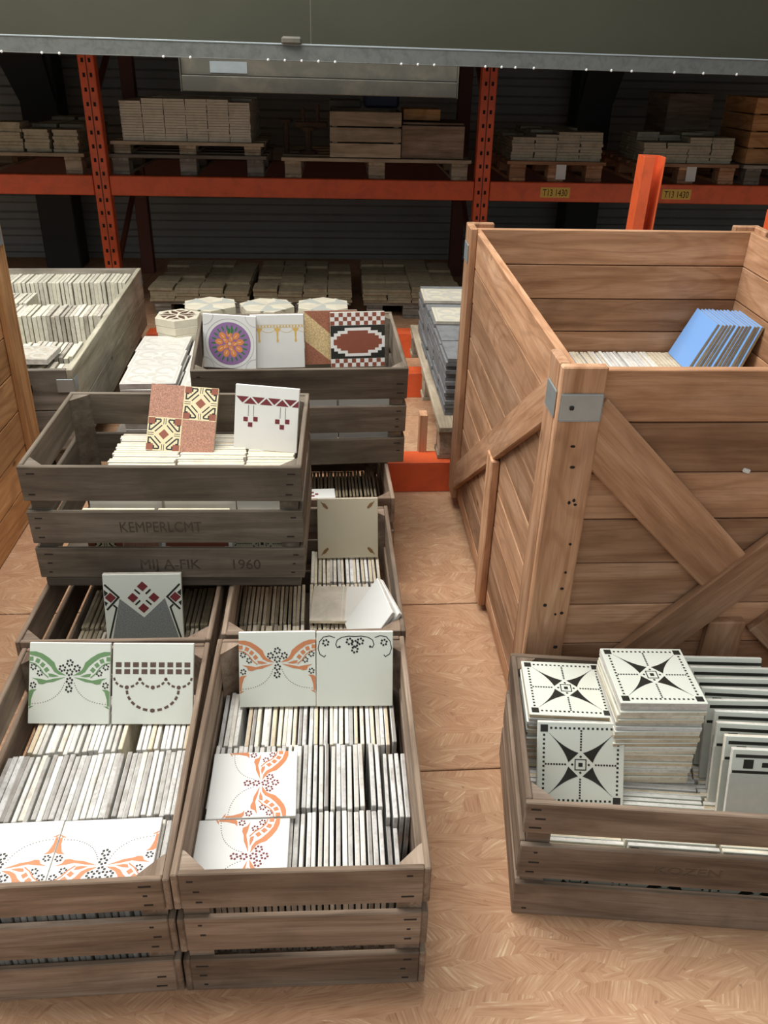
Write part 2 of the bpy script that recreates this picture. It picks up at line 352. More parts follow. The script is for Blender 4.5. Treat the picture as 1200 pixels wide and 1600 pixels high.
# ---------------------------------------------------------------- tile patterns (flat print, laid out in tile coordinates 0..1)
class Pat:
    def __init__(s): s.p = []
    def poly(s, pts, c, l=0): s.p.append((list(pts), c, l)); return s
    def rect(s, x0, y0, x1, y1, c, l=0): return s.poly([(x0, y0), (x1, y0), (x1, y1), (x0, y1)], c, l)
    def sq(s, x, y, r, c, l=0, a=0.0, ry=None):
        ry = ry or r; ca, sa = math.cos(a), math.sin(a)
        return s.poly([(x + ca * u * r - sa * v * ry, y + sa * u * r + ca * v * ry) for u, v in ((-1, -1), (1, -1), (1, 1), (-1, 1))], c, l)
    def disc(s, x, y, r, c, l=0, n=8, ry=None, a=0.0):
        ry = ry or r; ca, sa = math.cos(a), math.sin(a); q = []
        for i in range(n):
            t = 2 * PI * i / n; u, v = r * math.cos(t), ry * math.sin(t); q.append((x + ca * u - sa * v, y + sa * u + ca * v))
        return s.poly(q, c, l)
    def line(s, pts, wd, c, l=0):
        """mitred strip: neighbouring quads share an edge and never overlap"""
        n = len(pts); closed = n > 2 and math.hypot(pts[0][0] - pts[-1][0], pts[0][1] - pts[-1][1]) < 1e-6
        def nrm(p, q):
            dx, dy = q[0] - p[0], q[1] - p[1]; d = math.hypot(dx, dy) or 1; return -dy / d, dx / d
        off = []
        for i in range(n):
            a = nrm(pts[i - 1], pts[i]) if i else (nrm(pts[-2], pts[-1]) if closed else nrm(pts[0], pts[1]))
            b = nrm(pts[i], pts[i + 1]) if i < n - 1 else (nrm(pts[0], pts[1]) if closed else a)
            mx, my = a[0] + b[0], a[1] + b[1]; d = math.hypot(mx, my) or 1; mx, my = mx / d, my / d
            k = wd / 2 / max(.45, mx * a[0] + my * a[1]); off.append((mx * k, my * k))
        for i in range(n - 1):
            (x0, y0), (x1, y1), (u0, v0), (u1, v1) = pts[i], pts[i + 1], off[i], off[i + 1]
            s.poly([(x0 + u0, y0 + v0), (x0 - u0, y0 - v0), (x1 - u1, y1 - v1), (x1 + u1, y1 + v1)], c, l)
        return s
    def flower(s, x, y, r, c, l=1, n=6, rot=.3):
        for i in range(n):
            t = 2 * PI * i / n + rot; s.disc(x + r * .72 * math.cos(t), y + r * .72 * math.sin(t), r * .31, c, l, 6)
        return s
    def build(s, S):
        me = D.meshes.new('pattern'); vs, fs, mi, mats = [], [], [], []
        for pts, c, l in s.p:
            n = len(vs); y = -(.00028 + .00007 * l)
            A = sum(a[0] * b[1] - b[0] * a[1] for a, b in zip(pts, pts[1:] + pts[:1]))
            if A < 0: pts = pts[::-1]
            vs += [((u - .5) * S, y, v * S) for u, v in pts]; fs.append(tuple(range(n, n + len(pts))))
            if c not in mats: mats.append(c)
            mi.append(mats.index(c))
        me.from_pydata(vs, [], fs)
        for p, i in zip(me.polygons, mi): p.material_index = i
        me.update(); return me, mats
def bez(p0, p1, p2, n): return [((1 - t) ** 2 * p0[0] + 2 * t * (1 - t) * p1[0] + t * t * p2[0], (1 - t) ** 2 * p0[1] + 2 * t * (1 - t) * p1[1] + t * t * p2[1]) for t in [i / n for i in range(n + 1)]]
def pat_butterfly(col, fl_='ink_dark'):
    p = Pat()
    for m in (0, 1):
        X = lambda q: [((1 - x) if m else x, y) for x, y in q]
        p.poly(X([(0, .89), (.08, .89), (.16, .865), (.24, .815), (.31, .755), (.33, .70), (.36, .655), (.46, .595), (.37, .605), (.31, .64), (.27, .70), (.20, .765), (.12, .82), (0, .85)]), col)
        for x, y, a in ((.025, .80, 0), (.105, .775, -.4), (.165, .725, -.7), (.215, .665, -.9), ): p.sq(*X([(x, y)])[0], .026, col, 0, -a if m else a)
        p.poly(X([(.235, .62), (.29, .615), (.37, .585), (.30, .575), (.25, .58)]), col)
        p.line(X([(0, .755), (.07, .74), (.13, .69), (.18, .62), (.24, .57)]), .013, col, 2)
        p.poly(X([(.45, .575), (.33, .56), (.22, .535), (.15, .55), (.04, .565), (.10, .535), (.12, .49), (.17, .485), (.22, .505), (.30, .515)]), col)
        p.poly(X([(.005, .40), (.03, .42), (.10, .425), (.065, .395), (.05, .35), (.035, .30), (.03, .22), (.005, .22)]), col)
        p.poly(X([(.0, .18), (.02, .215), (.07, .22), (.03, .195)]), col)
        for x, y in ((.055, .70), (.135, .625), (.055, .475)): p.flower(*X([(x, y)])[0], .042, fl_, 1)
        for x, y in bez((.44, .50), (.36, .26), (.05, .245), 17): p.disc(*X([(x, y)])[0], .0065, 'ink_brown', 0, 5)
    for x, y in ((.5, .75), (.41, .685), (.59, .685), (.5, .635), (.5, .53), (.495, .43)): p.flower(x, y, .048, fl_, 1)
    return p
def pat_squares():
    p = Pat(); c = 'ink_brown'
    for i in range(9):
        for y in (.735, .65): p.sq(.075 + i * .106, y, .036, c, 0, 0, .030)
    def swag(x0, x1, y0, dip, n, w):
        for i in range(n):
            q = [((x0 + x1) / 2 - (x1 - x0) / 2 * math.cos(t), y0 - dip * math.sin(t)) for t in ((i + .18) * PI / n, (i + .82) * PI / n)]
            p.line(q, w, c)
    for k in range(3):
        swag(.02 + k * .32, .34 + k * .32, .585, .13, 7, .027); p.disc(.18 + k * .32, .455, .026, c, 1)
    swag(.18, .82, .43, .26, 11, .032); p.disc(.5, .17, .027, c, 1)
    return p
def pat_scroll():
    p = Pat(); c = 'ink_black'
    for x, y in ((.43, .87), (.5, .84), (.57, .87), (.5, .76)): p.flower(x, y, .052, c)
    for x in (.12, .88): p.flower(x, .855, .05, c)
    for m in (0, 1):
        X = lambda q: [((1 - x) if m else x, y) for x, y in q]
        p.line(X([(.30, .80), (.27, .79), (.25, .83), (.27, .89), (.33, .925), (.42, .94), (.5, .935)]), .011, c)
        p.line(X([(.24, .92), (.17, .945), (.09, .93), (.04, .87), (.02, .78), (.045, .70), (.10, .665), (.12, .69)]), .011, c)
        p.disc(*X([(.30, .80)])[0], .016, c, 1)
    return p
def pat_quad():
    p = Pat()
    def plainq(x, y): p.rect(x, y, x + .5, y + .5, 'speck_pink')
    def fancy(x, y):
        p.rect(x, y, x + .5, y + .5, 'ink_cream')
        U = lambda u, v: (x + u * .5, y + v * .5)
        for u, v in ((.11, .11), (.89, .11), (.11, .89), (.89, .89)): p.sq(*U(u, v), .05, 'ink_redbrown', 1)
        p.sq(*U(.5, .5), .055, 'ink_redbrown', 1, PI / 4)
        for s1 in (-1, 1):
            for s2 in (-1, 1):
                V = lambda a, b: U(.5 + s1 * a, .5 + s2 * b)
                p.line([V(.12, .44), V(.27, .44), V(.27, .30), V(.27, .27)][:2] + [V(.27, .34)], .022, 'ink_black', 1)
                p.line([V(.12, .44), V(.12, .38), V(.38, .12), V(.44, .12), V(.44, .28), V(.36, .28)], .022, 'ink_black', 1)
                p.line([V(.07, .27), V(.27, .07)], .018, 'ink_black', 1)
        for u in (.47, .53):
            for v0, v1 in ((.02, .20), (.80, .98)): p.line([U(u, v0), U(u, v1)], .010, 'ink_black', 1); p.line([U(v0, u), U(v1, u)], .010, 'ink_black', 1)
    plainq(0, .5); plainq(.5, 0); fancy(0, 0); fancy(.5, .5)
    for q in ((.495, 0, .505, 1), (0, .495, 1, .505)): p.rect(*q, 'ink_cream', 2)
    return p
def pat_triangles():
    p = Pat(); c = 'ink_maroon'; y0, y1 = .71, .82
    for i in range(4):
        x = i * .25
        p.poly([(x + .015, y1), (x + .215, y1), (x + .115, y0 + .01)], c); 
        p.poly([(x + .14, y0), (x + .34 if i < 3 else .995, y0), (x + .24, y1 - .01)] if i < 3 else [(x + .14, y0), (.995, y0), (.995, y1 - .01), (x + .24, y1 - .01)], c)
    for cx in (.25, .75):
        for dx in (-.035, .045): p.line([(cx + dx, .69), (cx + dx, .52)], .010, 'ink_grey')
        for dx, y in ((-.075, .47), (.08, .48), (.0, .39)): p.sq(cx + dx, y, .035, c, 1)
    return p
def pat_diamonds():
    p = Pat()
    p.poly([(.06, 0), (.20, .66), (.5, .385), (.78, .66), (.96, 0)], 'speck_grey')
    for x, y in ((.5, .83), (.37, .67), (.64, .67), (.5, .52)): p.sq(x, y, .05, 'ink_maroon', 1, PI / 4)
    for x, y, a in ((.43, .755, -PI / 4), (.57, .755, PI / 4), (.43, .60, PI / 4), (.57, .60, -PI / 4)): p.sq(x, y, .045, 'ink_black', 1, a, .012)
    for m in (0, 1):
        X = lambda q: [((1 - x) if m else x, y) for x, y in q]
        p.line(X([(.02, .86), (.19, .68), (.03, .50)]), .026, 'ink_black', 1)
        p.sq(*X([(.085, .675)])[0], .052, 'ink_maroon', 1, PI / 4)
        p.poly(X([(.005, .79), (.06, .74), (.01, .69)]), 'ink_black', 1); p.poly(X([(.005, .63), (.05, .60), (.015, .55)]), 'ink_black', 1)
        p.line(X([(.115, .57), (.155, .53), (.02, .02)]), .024, 'ink_black', 1)
    return p
def pat_corner_leaves():
    p = Pat()
    for sx in (0, 1):
        for sy in (0, 1):
            X = lambda q: [(1 - x if sx else x, 1 - y if sy else y) for x, y in q]
            p.poly(X([(.08, .07), (.13, .085), (.18, .15), (.175, .175), (.15, .175), (.095, .13)]), 'ink_midbrown')
            p.line(X([(.06, .05), (.09, .10)]), .012, 'ink_midbrown')
    return p
def pat_bouquet():
    p = Pat()
    for r, w in ((.46, .008), ): p.line([(.5 + r * math.cos(2 * PI * i / 40), .47 + r * math.sin(2 * PI * i / 40)) for i in range(41)], w, 'ink_line')
    for (cx, cy) in ((.0, 0), (1, 0), (0, 1), (1, 1)):
        q = [(cx + (.2 if cx == 0 else -.2) * math.cos(t), cy + (.2 if cy == 0 else -.2) * math.sin(t)) for t in [i * PI / 12 for i in range(7)]]; p.line(q, .008, 'ink_line')
    p.disc(.5, .47, .40, 'ink_purple', 0, 40)
    for i in range(22):
        t = 2 * PI * i / 22; r = .30
        p.disc(.5 + r * math.cos(t), .47 + r * math.sin(t), .050, 'ink_leaf', 1, 8, .017, t)
    for i in range(9):
        t = 2 * PI * i / 9 + .2; p.disc(.5 + .20 * math.cos(t), .47 + .19 * math.sin(t), .075, 'ink_petal', 2, 10, .058, t)
        p.disc(.5 + .19 * math.cos(t), .47 + .18 * math.sin(t), .040, 'ink_peach', 3, 8, .010, t)
    for i in range(5):
        t = 2 * PI * i / 5; p.disc(.5 + .085 * math.cos(t), .47 + .085 * math.sin(t), .055, 'ink_petal', 4, 9, .045, t); p.disc(.5 + .11 * math.cos(t), .47 + .11 * math.sin(t), .035, 'ink_peach', 5, 7, .009, t + .6)
    p.disc(.5, .47, .03, 'ink_peach', 5); p.disc(.49, .70, .06, 'ink_leaf', 3, 9, .03, 1.5); p.disc(.55, .71, .05, 'ink_leaf', 3, 9, .025, 1.3)
    return p
def pat_gold():
    p = Pat(); c = 'ink_gold'
    for i in range(17): p.rect(.02 + i * .058, .775, .05 + i * .058, .80, c)
    p.line([(0, .765), (1, .765)], .007, c); p.line([(0, .812), (1, .812)], .006, c)
    for cx in (.16, .5, .84):
        p.poly([(cx - .07, .75), (cx + .07, .75), (cx + .02, .68), (cx + .012, .55), (cx - .012, .55), (cx - .02, .68)], c); p.disc(cx, .52, .022, c, 1, 8, .035)
    for a, b in ((.16, .5), (.5, .84), (-.18, .16), (.84, 1.18)):
        q = [(min(1, max(0, x)), y) for x, y in bez((a, .76), ((a + b) / 2, .58), (b, .76), 10)]; p.line(q, .006, c, 1)
    return p
def pat_diag():
    p = Pat(); p.rect(0, 0, 1, 1, 'speck_red'); p.poly([(0, .99), (.0, .45), (.55, 0), (1, 0), (1, .12)], 'speck_sand', 1); return p
def pat_checker():
    p = Pat(); n = 13
    p.rect(0, 0, 1, 1, 'ink_white')
    for j, y in enumerate((.955, .88, .805)):
        for i in range(n):
            if (i + j) % 2 == 0: p.rect(i / n, y - .037, (i + 1) / n, y + .037, 'ink_redbrown', 1)
    for j, y in enumerate((.115, .04)):
        for i in range(n):
            if (i + j) % 2: p.rect(i / n, y - .037, (i + 1) / n, y + .037, 'ink_redbrown', 1)
    p.rect(0, .155, 1, .765, 'ink_black', 1)
    def stepped(e, c, l):
        st = [(.46 + e, .065 + e), (.40 + e, .125 + e), (.33 + e, .165 + e), (.20 + e, .22 + e)]; q = []
        for i, (hw, hh) in enumerate(st):
            q += [(hw, st[i - 1][1] if i else 0), (hw, hh)]
        top = [(x, y) for x, y in q]; pts = top + [(-x, y) for x, y in top[::-1]]
        pts = pts + [(-x, -y) for x, y in pts]
        p.poly([(.5 + x, .46 + y) for x, y in pts], c, l)
    stepped(.04, 'ink_white', 2); stepped(-.012, 'ink_redbrown', 3)
    return p
def pat_star():
    p = Pat(); c = 'ink_black'
    for x in (.075, .925):
        for y in (.075, .925): p.sq(x, y, .043, c)
    n = 14
    for i in range(n):
        t = .155 + i * .69 / (n - 1)
        for q in ((t, .93), (t, .07), (.075, t), (.925, t)): p.sq(*q, .0125, c)
    for i in range(8):
        t = .10 + i * .032
        for q in ((t, .5), (1 - t, .5), (.5, t), (.5, 1 - t)): p.sq(*q, .0105, c)
    for sx in (-1, 1):
        for sy in (-1, 1):
            a = bez((.37, .37), (.19, .17), (.145, .02), 8); b = bez((.02, .145), (.17, .19), (.37, .37), 8)
            a = [(.37, .37)] + bez((.365, .375), (.16, .20), (.13, .025), 8); a = a[1:]
            q1 = bez((.37, .372), (.19, .19), (.025, .14), 9); q2 = bez((.14, .025), (.19, .19), (.372, .37), 9)
            for i in range(9):
                A, B = q1[i], q1[i + 1]; A2, B2 = (A[1], A[0]), (B[1], B[0])
                p.poly([(.5 + sx * A[0], .5 + sy * A[1]), (.5 + sx * B[0], .5 + sy * B[1]), (.5 + sx * B2[0], .5 + sy * B2[1]), (.5 + sx * A2[0], .5 + sy * A2[1])], c)
    p.line([(.5 + .062 * u, .5 + .062 * v) for u, v in ((-1, -1), (1, -1), (1, 1), (-1, 1), (-1, -1))], .012, c, 1); p.sq(.5, .5, .024, c, 1)
    for u, v in ((.095, 0), (-.095, 0), (0, .095), (0, -.095)): p.sq(.5 + u, .5 + v, .012, c, 1, PI / 4)
    return p
def pat_band():
    p = Pat(); c = 'ink_black'
    p.rect(.04, .90, 1, .94, c); p.rect(.02, .71, 1, .745, c); p.sq(.19, .825, .055, c); p.rect(.34, .79, 1, .85, c); p.rect(0, 0, 1, .70, 'ink_palegrey')
    return p
def pat_scrollwork():
    p = Pat(); c = 'ink_faint'
    for x in (.28, .72):
        for y in (.28, .72): p.line([(x + .16 * math.cos(t), y + .16 * math.sin(t)) for t in [i * PI / 6 for i in range(11)]], .07, c)
    p.disc(.5, .5, .10, c); p.line([(.05, .05), (.95, .05), (.95, .95), (.05, .95), (.05, .05)], .03, c)
    return p
def pat_half():
    return Pat().rect(.56, .01, .99, .99, 'matt_stone').rect(.50, .01, .515, .99, 'ink_faint')
def pat_net():
    p = Pat(); c = 'ink_brown'
    for i in range(5): p.sq(.1 + i * .2, .5, .07, c, 0, PI / 4); p.rect(0, .88, 1, .93, c)
    p.rect(0, .07, 1, .12, c); p.line([(0, .3), (1, .3)], .03, c); p.line([(0, .7), (1, .7)], .03, c)
    return p
PATS = {}
def get_pat(name, S):
    k = (name, round(S, 4))
    if k not in PATS:
        f = {'green': lambda: pat_butterfly('ink_green'), 'orange': lambda: pat_butterfly('ink_orange'), 'orange_b': lambda: pat_butterfly('ink_orange', 'ink_maroon')}
        p = f[name]() if name in f else globals()['pat_' + name]()
        me, mats = p.build(S)
        for x in mats: me.materials.append(M[x])
        PATS[k] = me
    return PATS[k]

# ---------------------------------------------------------------- tiles
S0 = .167
def tile_mesh(S, th, body, face, H=None, bev=.0012):
    H = H or S
    k = ('tile', round(S, 4), round(H, 4), round(th, 4), body, face)
    if k not in CACHE:
        bm = bmesh.new(); bmesh.ops.create_cube(bm, size=1); bmesh.ops.scale(bm, vec=(S, th, H), verts=bm.verts); bmesh.ops.translate(bm, vec=(0, th / 2, H / 2), verts=bm.verts)
        bmesh.ops.bevel(bm, geom=bm.edges[:], offset=bev, segments=1, affect='EDGES')
        bm.normal_update()
        for f in bm.faces: f.material_index = 1 if f.normal.y < -.5 else 0
        me = D.meshes.new('tile'); bm.to_mesh(me); bm.free(); me.materials.append(M[body]); me.materials.append(M[face]); CACHE[k] = me
    return CACHE[k]
STUFF = {}
ORD = 'first second third fourth fifth sixth seventh eighth ninth tenth eleventh twelfth thirteenth fourteenth fifteenth sixteenth seventeenth eighteenth nineteenth twentieth'.split()
ORD += ['twenty-' + x for x in ORD[:9]] + ['thirtieth'] + ['thirty-' + x for x in ORD[:9]]
def tile(name, label, m4, S=S0, th=.0095, body='bis_white', face='glz_white', pat=None, group=None, H=None, ind=True):
    me = tile_mesh(S, th, body, face, H)
    if not ind: STUFF.setdefault(name, []).append((me, m4)); return None
    assert 4 <= len(label.split()) <= 16, label
    o = D.objects.new(name, me); COL.objects.link(o); o.matrix_basis = m4
    tag(o, label, 'tile', group)
    if pat:
        c = D.objects.new('printed_pattern', get_pat(pat, S)); COL.objects.link(c); c.parent = o
    return o
def pose(x, y, z, yaw, lean, roll=0): return T(x, y, z) @ RZ(R(yaw)) @ RX(R(lean)) @ RY(R(roll))
def flat(x, y, ztop, yaw, rot=0, S=S0):
    """tile lying face up, its centre at x, y"""
    return T(x, y, ztop) @ RZ(R(yaw + rot)) @ RX(R(-90)) @ T(0, 0, -S / 2)
def edge_row(M4, x0, n, pitch, ymid, ztop, label, group, body=('bis_white',), S=S0, th=.0095, lean=0.0, face='glz_white', dz=.003, dy=.004, skip=(), H=None, ang=.6, ind=True, first=0, name='glazed_tile'):
    """tiles standing on edge, side by side along the crate's local x; those before number `first` lie hidden"""
    k = 0
    for i in range(n):
        if i in skip: continue
        t = th * random.uniform(.76, .96); t = round(t / .0008) * .0008
        m = M4 @ T(x0 + i * pitch, ymid + random.uniform(-dy, dy), ztop - (H or S) + random.uniform(-dz, 0)) @ RZ(-PI / 2 + R(random.uniform(-.5, .5))) @ RX(R(lean + random.uniform(-ang, ang)))
        one = ind and i >= first
        tile(name, '%s from left, %s' % (ORD[k], label), m, S, t, body[int(random.random() * len(body)) % len(body)], face, None, group, H, one)
        k += one
def edge_row_y(M4, y0, n, pitch, xmid, ztop, label, group, body=('bis_white',), S=S0, th=.0095, lean=0.0, face='glz_white', dz=.003, dx=.004, pat=None, ind=True):
    """tiles standing on edge one behind the other along the crate's local y"""
    for i in range(n):
        t = round(th * random.uniform(.85, 1.0) / .0008) * .0008
        m = M4 @ T(xmid + random.uniform(-dx, dx), y0 + i * pitch, ztop - S + random.uniform(-dz, 0)) @ RX(R(lean + random.uniform(-.3, .3)))
        tile('glazed_tile', '%s from front, %s' % (ORD[i], label), m, S, t, body[int(random.random() * len(body)) % len(body)], face, pat if i == 0 else None, group, None, ind or (pat and i == 0))

# ---------------------------------------------------------------- slatted crates
def corner_post_mesh(leg, h):
    k = ('post', leg, round(h, 4))
    if k not in CACHE:
        bm = bmesh.new(); q = [(0, 0), (leg, 0), (leg * .93, leg * .12), (leg * .12, leg * .93), (0, leg)]
        a = [bm.verts.new((x, y, 0)) for x, y in q]; b = [bm.verts.new((x, y, h)) for x, y in q]
        bm.faces.new(a[::-1]); bm.faces.new(b)
        for i in range(5): bm.faces.new((a[i], a[(i + 1) % 5], b[(i + 1) % 5], b[i]))
        me = D.meshes.new('post'); bm.to_mesh(me); bm.free(); CACHE[k] = me
    return CACHE[k]
def crate(label, x0, y0, z0, yaw, W, L, h, long_='y', pitch=0.0, mat='crate', zs=None, group='slatted wooden crates', t=.011, nails=True):
    M4 = T(x0, y0, z0) @ RZ(yaw) @ RX(pitch)
    e = empty('slatted_crate', M4); tag(e, label, 'crate', group)
    zs = zs or [(0, .084), (.108, .192), (.216, h)]
    sl = {}
    def slat(side, k, L_, m4, zc, hh):
        m = m4 @ T(0, random.uniform(-.0008, .0008), 0) @ RY(R(random.uniform(-.35, .35)))
        o = board('slat', L_, t, hh, mat, e, m); sl[(side, k)] = o
        if nails and side in ('front', 'right'):
            for sx in (-1, 1):
                for dz in (-.3, 0, .3):
                    if random.random() < .8:
                        board('nail', random.uniform(.006, .022), .0012, .0035, 'nail', o, T(sx * (L_ / 2 - .018 - random.uniform(0, .012)), -t / 2 if side == 'front' else t / 2 * -1, dz * hh), 0)
    for k, (a, b) in enumerate(zs):
        zc, hh = (a + b) / 2, b - a - .001
        inx = t if long_ == 'y' else 0; iny = 0 if long_ == 'y' else t
        slat('front', k, W - 2 * inx, T(W / 2, t / 2, zc), zc, hh)
        slat('back', k, W - 2 * inx, T(W / 2, L - t / 2, zc) @ RZ(PI), zc, hh)
        slat('left', k, L - 2 * iny, T(t / 2, L / 2, zc) @ RZ(-PI / 2), zc, hh)
        slat('right', k, L - 2 * iny, T(W - t / 2, L / 2, zc) @ RZ(PI / 2), zc, hh)
    pm = corner_post_mesh(.042, h - .008)
    for x, y, a in ((t, t, 0), (W - t, t, PI / 2), (W - t, L - t, PI), (t, L - t, -PI / 2)):
        link('corner_post', pm, mat, e, T(x, y, .004) @ RZ(a))
    n = 4
    if long_ == 'y':
        for i in range(n): board('bottom_board', L - 2 * t, .008, (W - 2 * t) / n - .006, mat, e, T(t + (i + .5) * (W - 2 * t) / n, L / 2, .006) @ RZ(PI / 2) @ RX(PI / 2))
    else:
        for i in range(n): board('bottom_board', W - 2 * t, .008, (L - 2 * t) / n - .006, mat, e, T(W / 2, t + (i + .5) * (L - 2 * t) / n, .006) @ RX(PI / 2))
    return e, M4, sl
def stencil(sl, txt, size, x, z, t=.011, mat='ink_stencil', sx=1.0):
    me = text_mesh(txt, size)
    o = link('stencilled_lettering', me, mat, sl, T(x, -t / 2 - .0003, z) @ RX(PI / 2) @ Matrix.Diagonal((sx, 1, 1, 1)))
    return o

# --- crate front left
A1, MA1, _ = crate('weathered slatted crate holding the green garland tile, at the left front', -.6595, .9085, 0, .0045, .405, .615, .290)
G = 'tiles on edge in the crate with the green garland tile'
edge_row(MA1, .048, 27, .0122, .489, .180, 'cream tile on edge under the green garland tile', G, ('bis_cream', 'bis_white', 'bis_white'), skip=(16, 17), th=.0105)
edge_row(MA1, .016, 33, .0113, .3105, .184, 'greyish tile in middle row, crate with green garland tile', G, ('bis_grey', 'bis_grey', 'bis_grey', 'bis_white'), th=.0112)
edge_row(MA1, .016, 33, .0113, .1085, .212, 'tile under the flat orange tiles, left front crate', G, ('bis_grey', 'bis_white'), th=.0105, ind=False)
tile('glazed_tile', 'white tile with green garland and black flowers leaning in the left front crate', pose(-.548, 1.394, .183, -3.5, -30.5), .172, pat='green', face='glz_green')
tile('glazed_tile', 'white tile with two rows of brown squares and dashed swags, left front crate', pose(-.371, 1.384, .183, -3, -30.5), .172, pat='squares', face='glz_green')
tile('glazed_tile', 'flat orange garland tile at the right of the front row, left front crate', flat(-.3845, 1.0095, .2245, 0, 180, .172), .172, pat='orange', face='glz_white')
tile('glazed_tile', 'flat orange garland tile next to the left picture edge, left front crate', flat(-.5580, 1.0105, .2245, .4, 180, .172), .172, pat='orange', face='glz_white')

# --- crate front centre
A2, MA2, _ = crate('weathered slatted crate holding the orange garland tiles, front centre', -.2507, .9084, 0, -.0201, .4156, .618, .2997)
G = 'tiles on edge in the crate with the orange garland tiles'
edge_row(MA2, .016, 34, .0110, .490, .180, 'cream tile on edge under the leaning orange garland tile', G, ('bis_cream', 'bis_white', 'bis_white', 'bis_grey'), skip=(4,))
edge_row(MA2, .016, 30, .0112, .319, .184, 'tile on edge right of the farther flat orange tile', G, ('bis_grey', 'bis_white'), skip=(27,), first=16)
edge_row(MA2, .352, 4, .0125, .300, .172, 'tile against the right wall, front centre crate', G, ('bis_grey',), lean=-1.5)
edge_row(MA2, .016, 30, .0112, .148, .178, 'tile on edge right of the nearer flat orange tile', G, ('bis_white', 'bis_white', 'bis_grey'), dy=.003, first=16)
edge_row(MA2, .356, 2, .0125, .150, .150, 'low tile in right front corner, front centre crate', G, ('bis_grey',), S=.135)
tile('glazed_tile', 'white tile with orange garland and black flowers leaning in the front centre crate', pose(-.106, 1.424, .185, -1.1, -24.5), .167, pat='orange', face='glz_green')
tile('glazed_tile', 'pale tile with black flowers and thin scrolls leaning in the front centre crate', pose(.0625, 1.418, .185, -2, -23), .1675, pat='scroll', face='glz_green')
tile('glazed_tile', 'flat white tile with orange garland turned sideways, farther of the two', flat(-.1435, 1.195, .1955, 0, -90), pat='orange_b')
tile('glazed_tile', 'flat white tile with orange garland turned sideways, nearer the front slats', flat(-.1555, 1.0265, .1935, -1, -90), pat='orange_b')

# --- crate second row left and right
B1, MB1, _ = crate('dark slatted crate with the grey trapezoid tile, under the stencilled crate', -.6798, 1.5285, 0, -.012, .4261, .612, .300, mat='crate')
G = 'dusty tiles on edge in the second crate row'
edge_row(MB1, .070, 16, .0118, .300, .182, 'dusty tile left of the grey trapezoid tile', G, ('bis_dark',), dy=.006, ind=False)
edge_row(MB1, .292, 9, .0118, .300, .182, 'dusty tile right of the grey trapezoid tile', G, ('bis_dark',), dy=.006, ind=False)
edge_row(MB1, .070, 12, .0118, .125, .176, 'dusty tile on edge left of the grey trapezoid tile', G, ('bis_dark', 'bis_cream', 'bis_dark'))
edge_row(MB1, .2116, 8, .0118, .125, .170, 'dusty tile hidden behind the trapezoid tile', G, ('bis_dark',), ind=False)
edge_row(MB1, .306, 7, .0118, .125, .176, 'dusty tile on edge right of the grey trapezoid tile', G, ('bis_dark', 'bis_cream', 'bis_dark'))
tile('glazed_tile', 'grey trapezoid tile with maroon diamonds leaning against the stencilled crate', pose(-.4345, 1.672, .180, 1.5, -10, 1.5), .182, th=.014, body='cement', face='glz_green', pat='diamonds')
board('divider', .40, .006, .16, 'crate', B1, T(.055, .30, .10) @ RZ(PI / 2))
B2, MB2, _ = crate('slatted crate with the beige corner-leaf tile, right of the second crate row', -.2337, 1.5405, 0, -.0049, .4168, .604, .300)
edge_row(MB2, .018, 15, .0110, .110, .182, 'brownish tile, left half of crate with beige leaf tile', G, ('bis_dark', 'bis_cream', 'bis_dark'))
edge_row(MB2, .194, 18, .0108, .115, .176, 'cream tile below the stained flat tiles', G, ('bis_cream',), dy=.003, ind=False)
edge_row(MB2, .018, 15, .0110, .290, .182, 'brownish tile beside the stained flat tiles', G, ('bis_dark', 'bis_cream'), ind=False)
edge_row(MB2, .194, 18, .0108, .290, .184, 'cream tile under the stained flat tiles', G, ('bis_cream', 'bis_white'), ind=False)
edge_row(MB2, .194, 18, .0108, .470, .182, 'cream tile on edge under the beige corner-leaf tile', G, ('bis_cream', 'bis_white', 'bis_cream'))
tile('glazed_tile', 'beige tile with a small brown leaf in each corner', pose(.069, 2.040, .187, 0, -20), .172, face='glz_beige', body='bis_cream', pat='corner_leaves')
tile('glazed_tile', 'stained two-toned flat tile lying on the row below the beige tile', flat(.045, 1.800, .1975, -4, 0, .158), .158, face='matt_stain', body='bis_cream', pat='half')
for i, (x, z, a) in enumerate(((.062, .194, 0), (.075, .188, 3))):
    tile('glazed_tile', ['glossy white tile propped slantwise against the right wall of the beige tile crate', 'white tile under the propped slantwise one in the beige tile crate'][i],
         T(x, 1.640, z) @ RZ(R(-80 + a)) @ RX(R(-33)), .15, face='glz_white')

# --- third row crate, dark contents
C2, MC2, _ = crate('slatted crate with dark contents behind the beige tile crate', -.195, 2.185, 0, .012, .408, .60, .300)
G = 'dark tiles on edge in the third crate row'
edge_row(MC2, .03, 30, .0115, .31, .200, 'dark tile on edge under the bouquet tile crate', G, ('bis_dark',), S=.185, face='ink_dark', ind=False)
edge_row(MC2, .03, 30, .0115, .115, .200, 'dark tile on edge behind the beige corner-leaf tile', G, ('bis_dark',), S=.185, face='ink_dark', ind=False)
for k in range(3):
    tile('glazed_tile', 'flat white tile with a maroon zigzag in the crate behind the beige tile', flat(-.035, 2.310, .212 + k * .0115, 2, 90, .15), .15, .011, pat='triangles' if k == 2 else None, ind=k == 2)

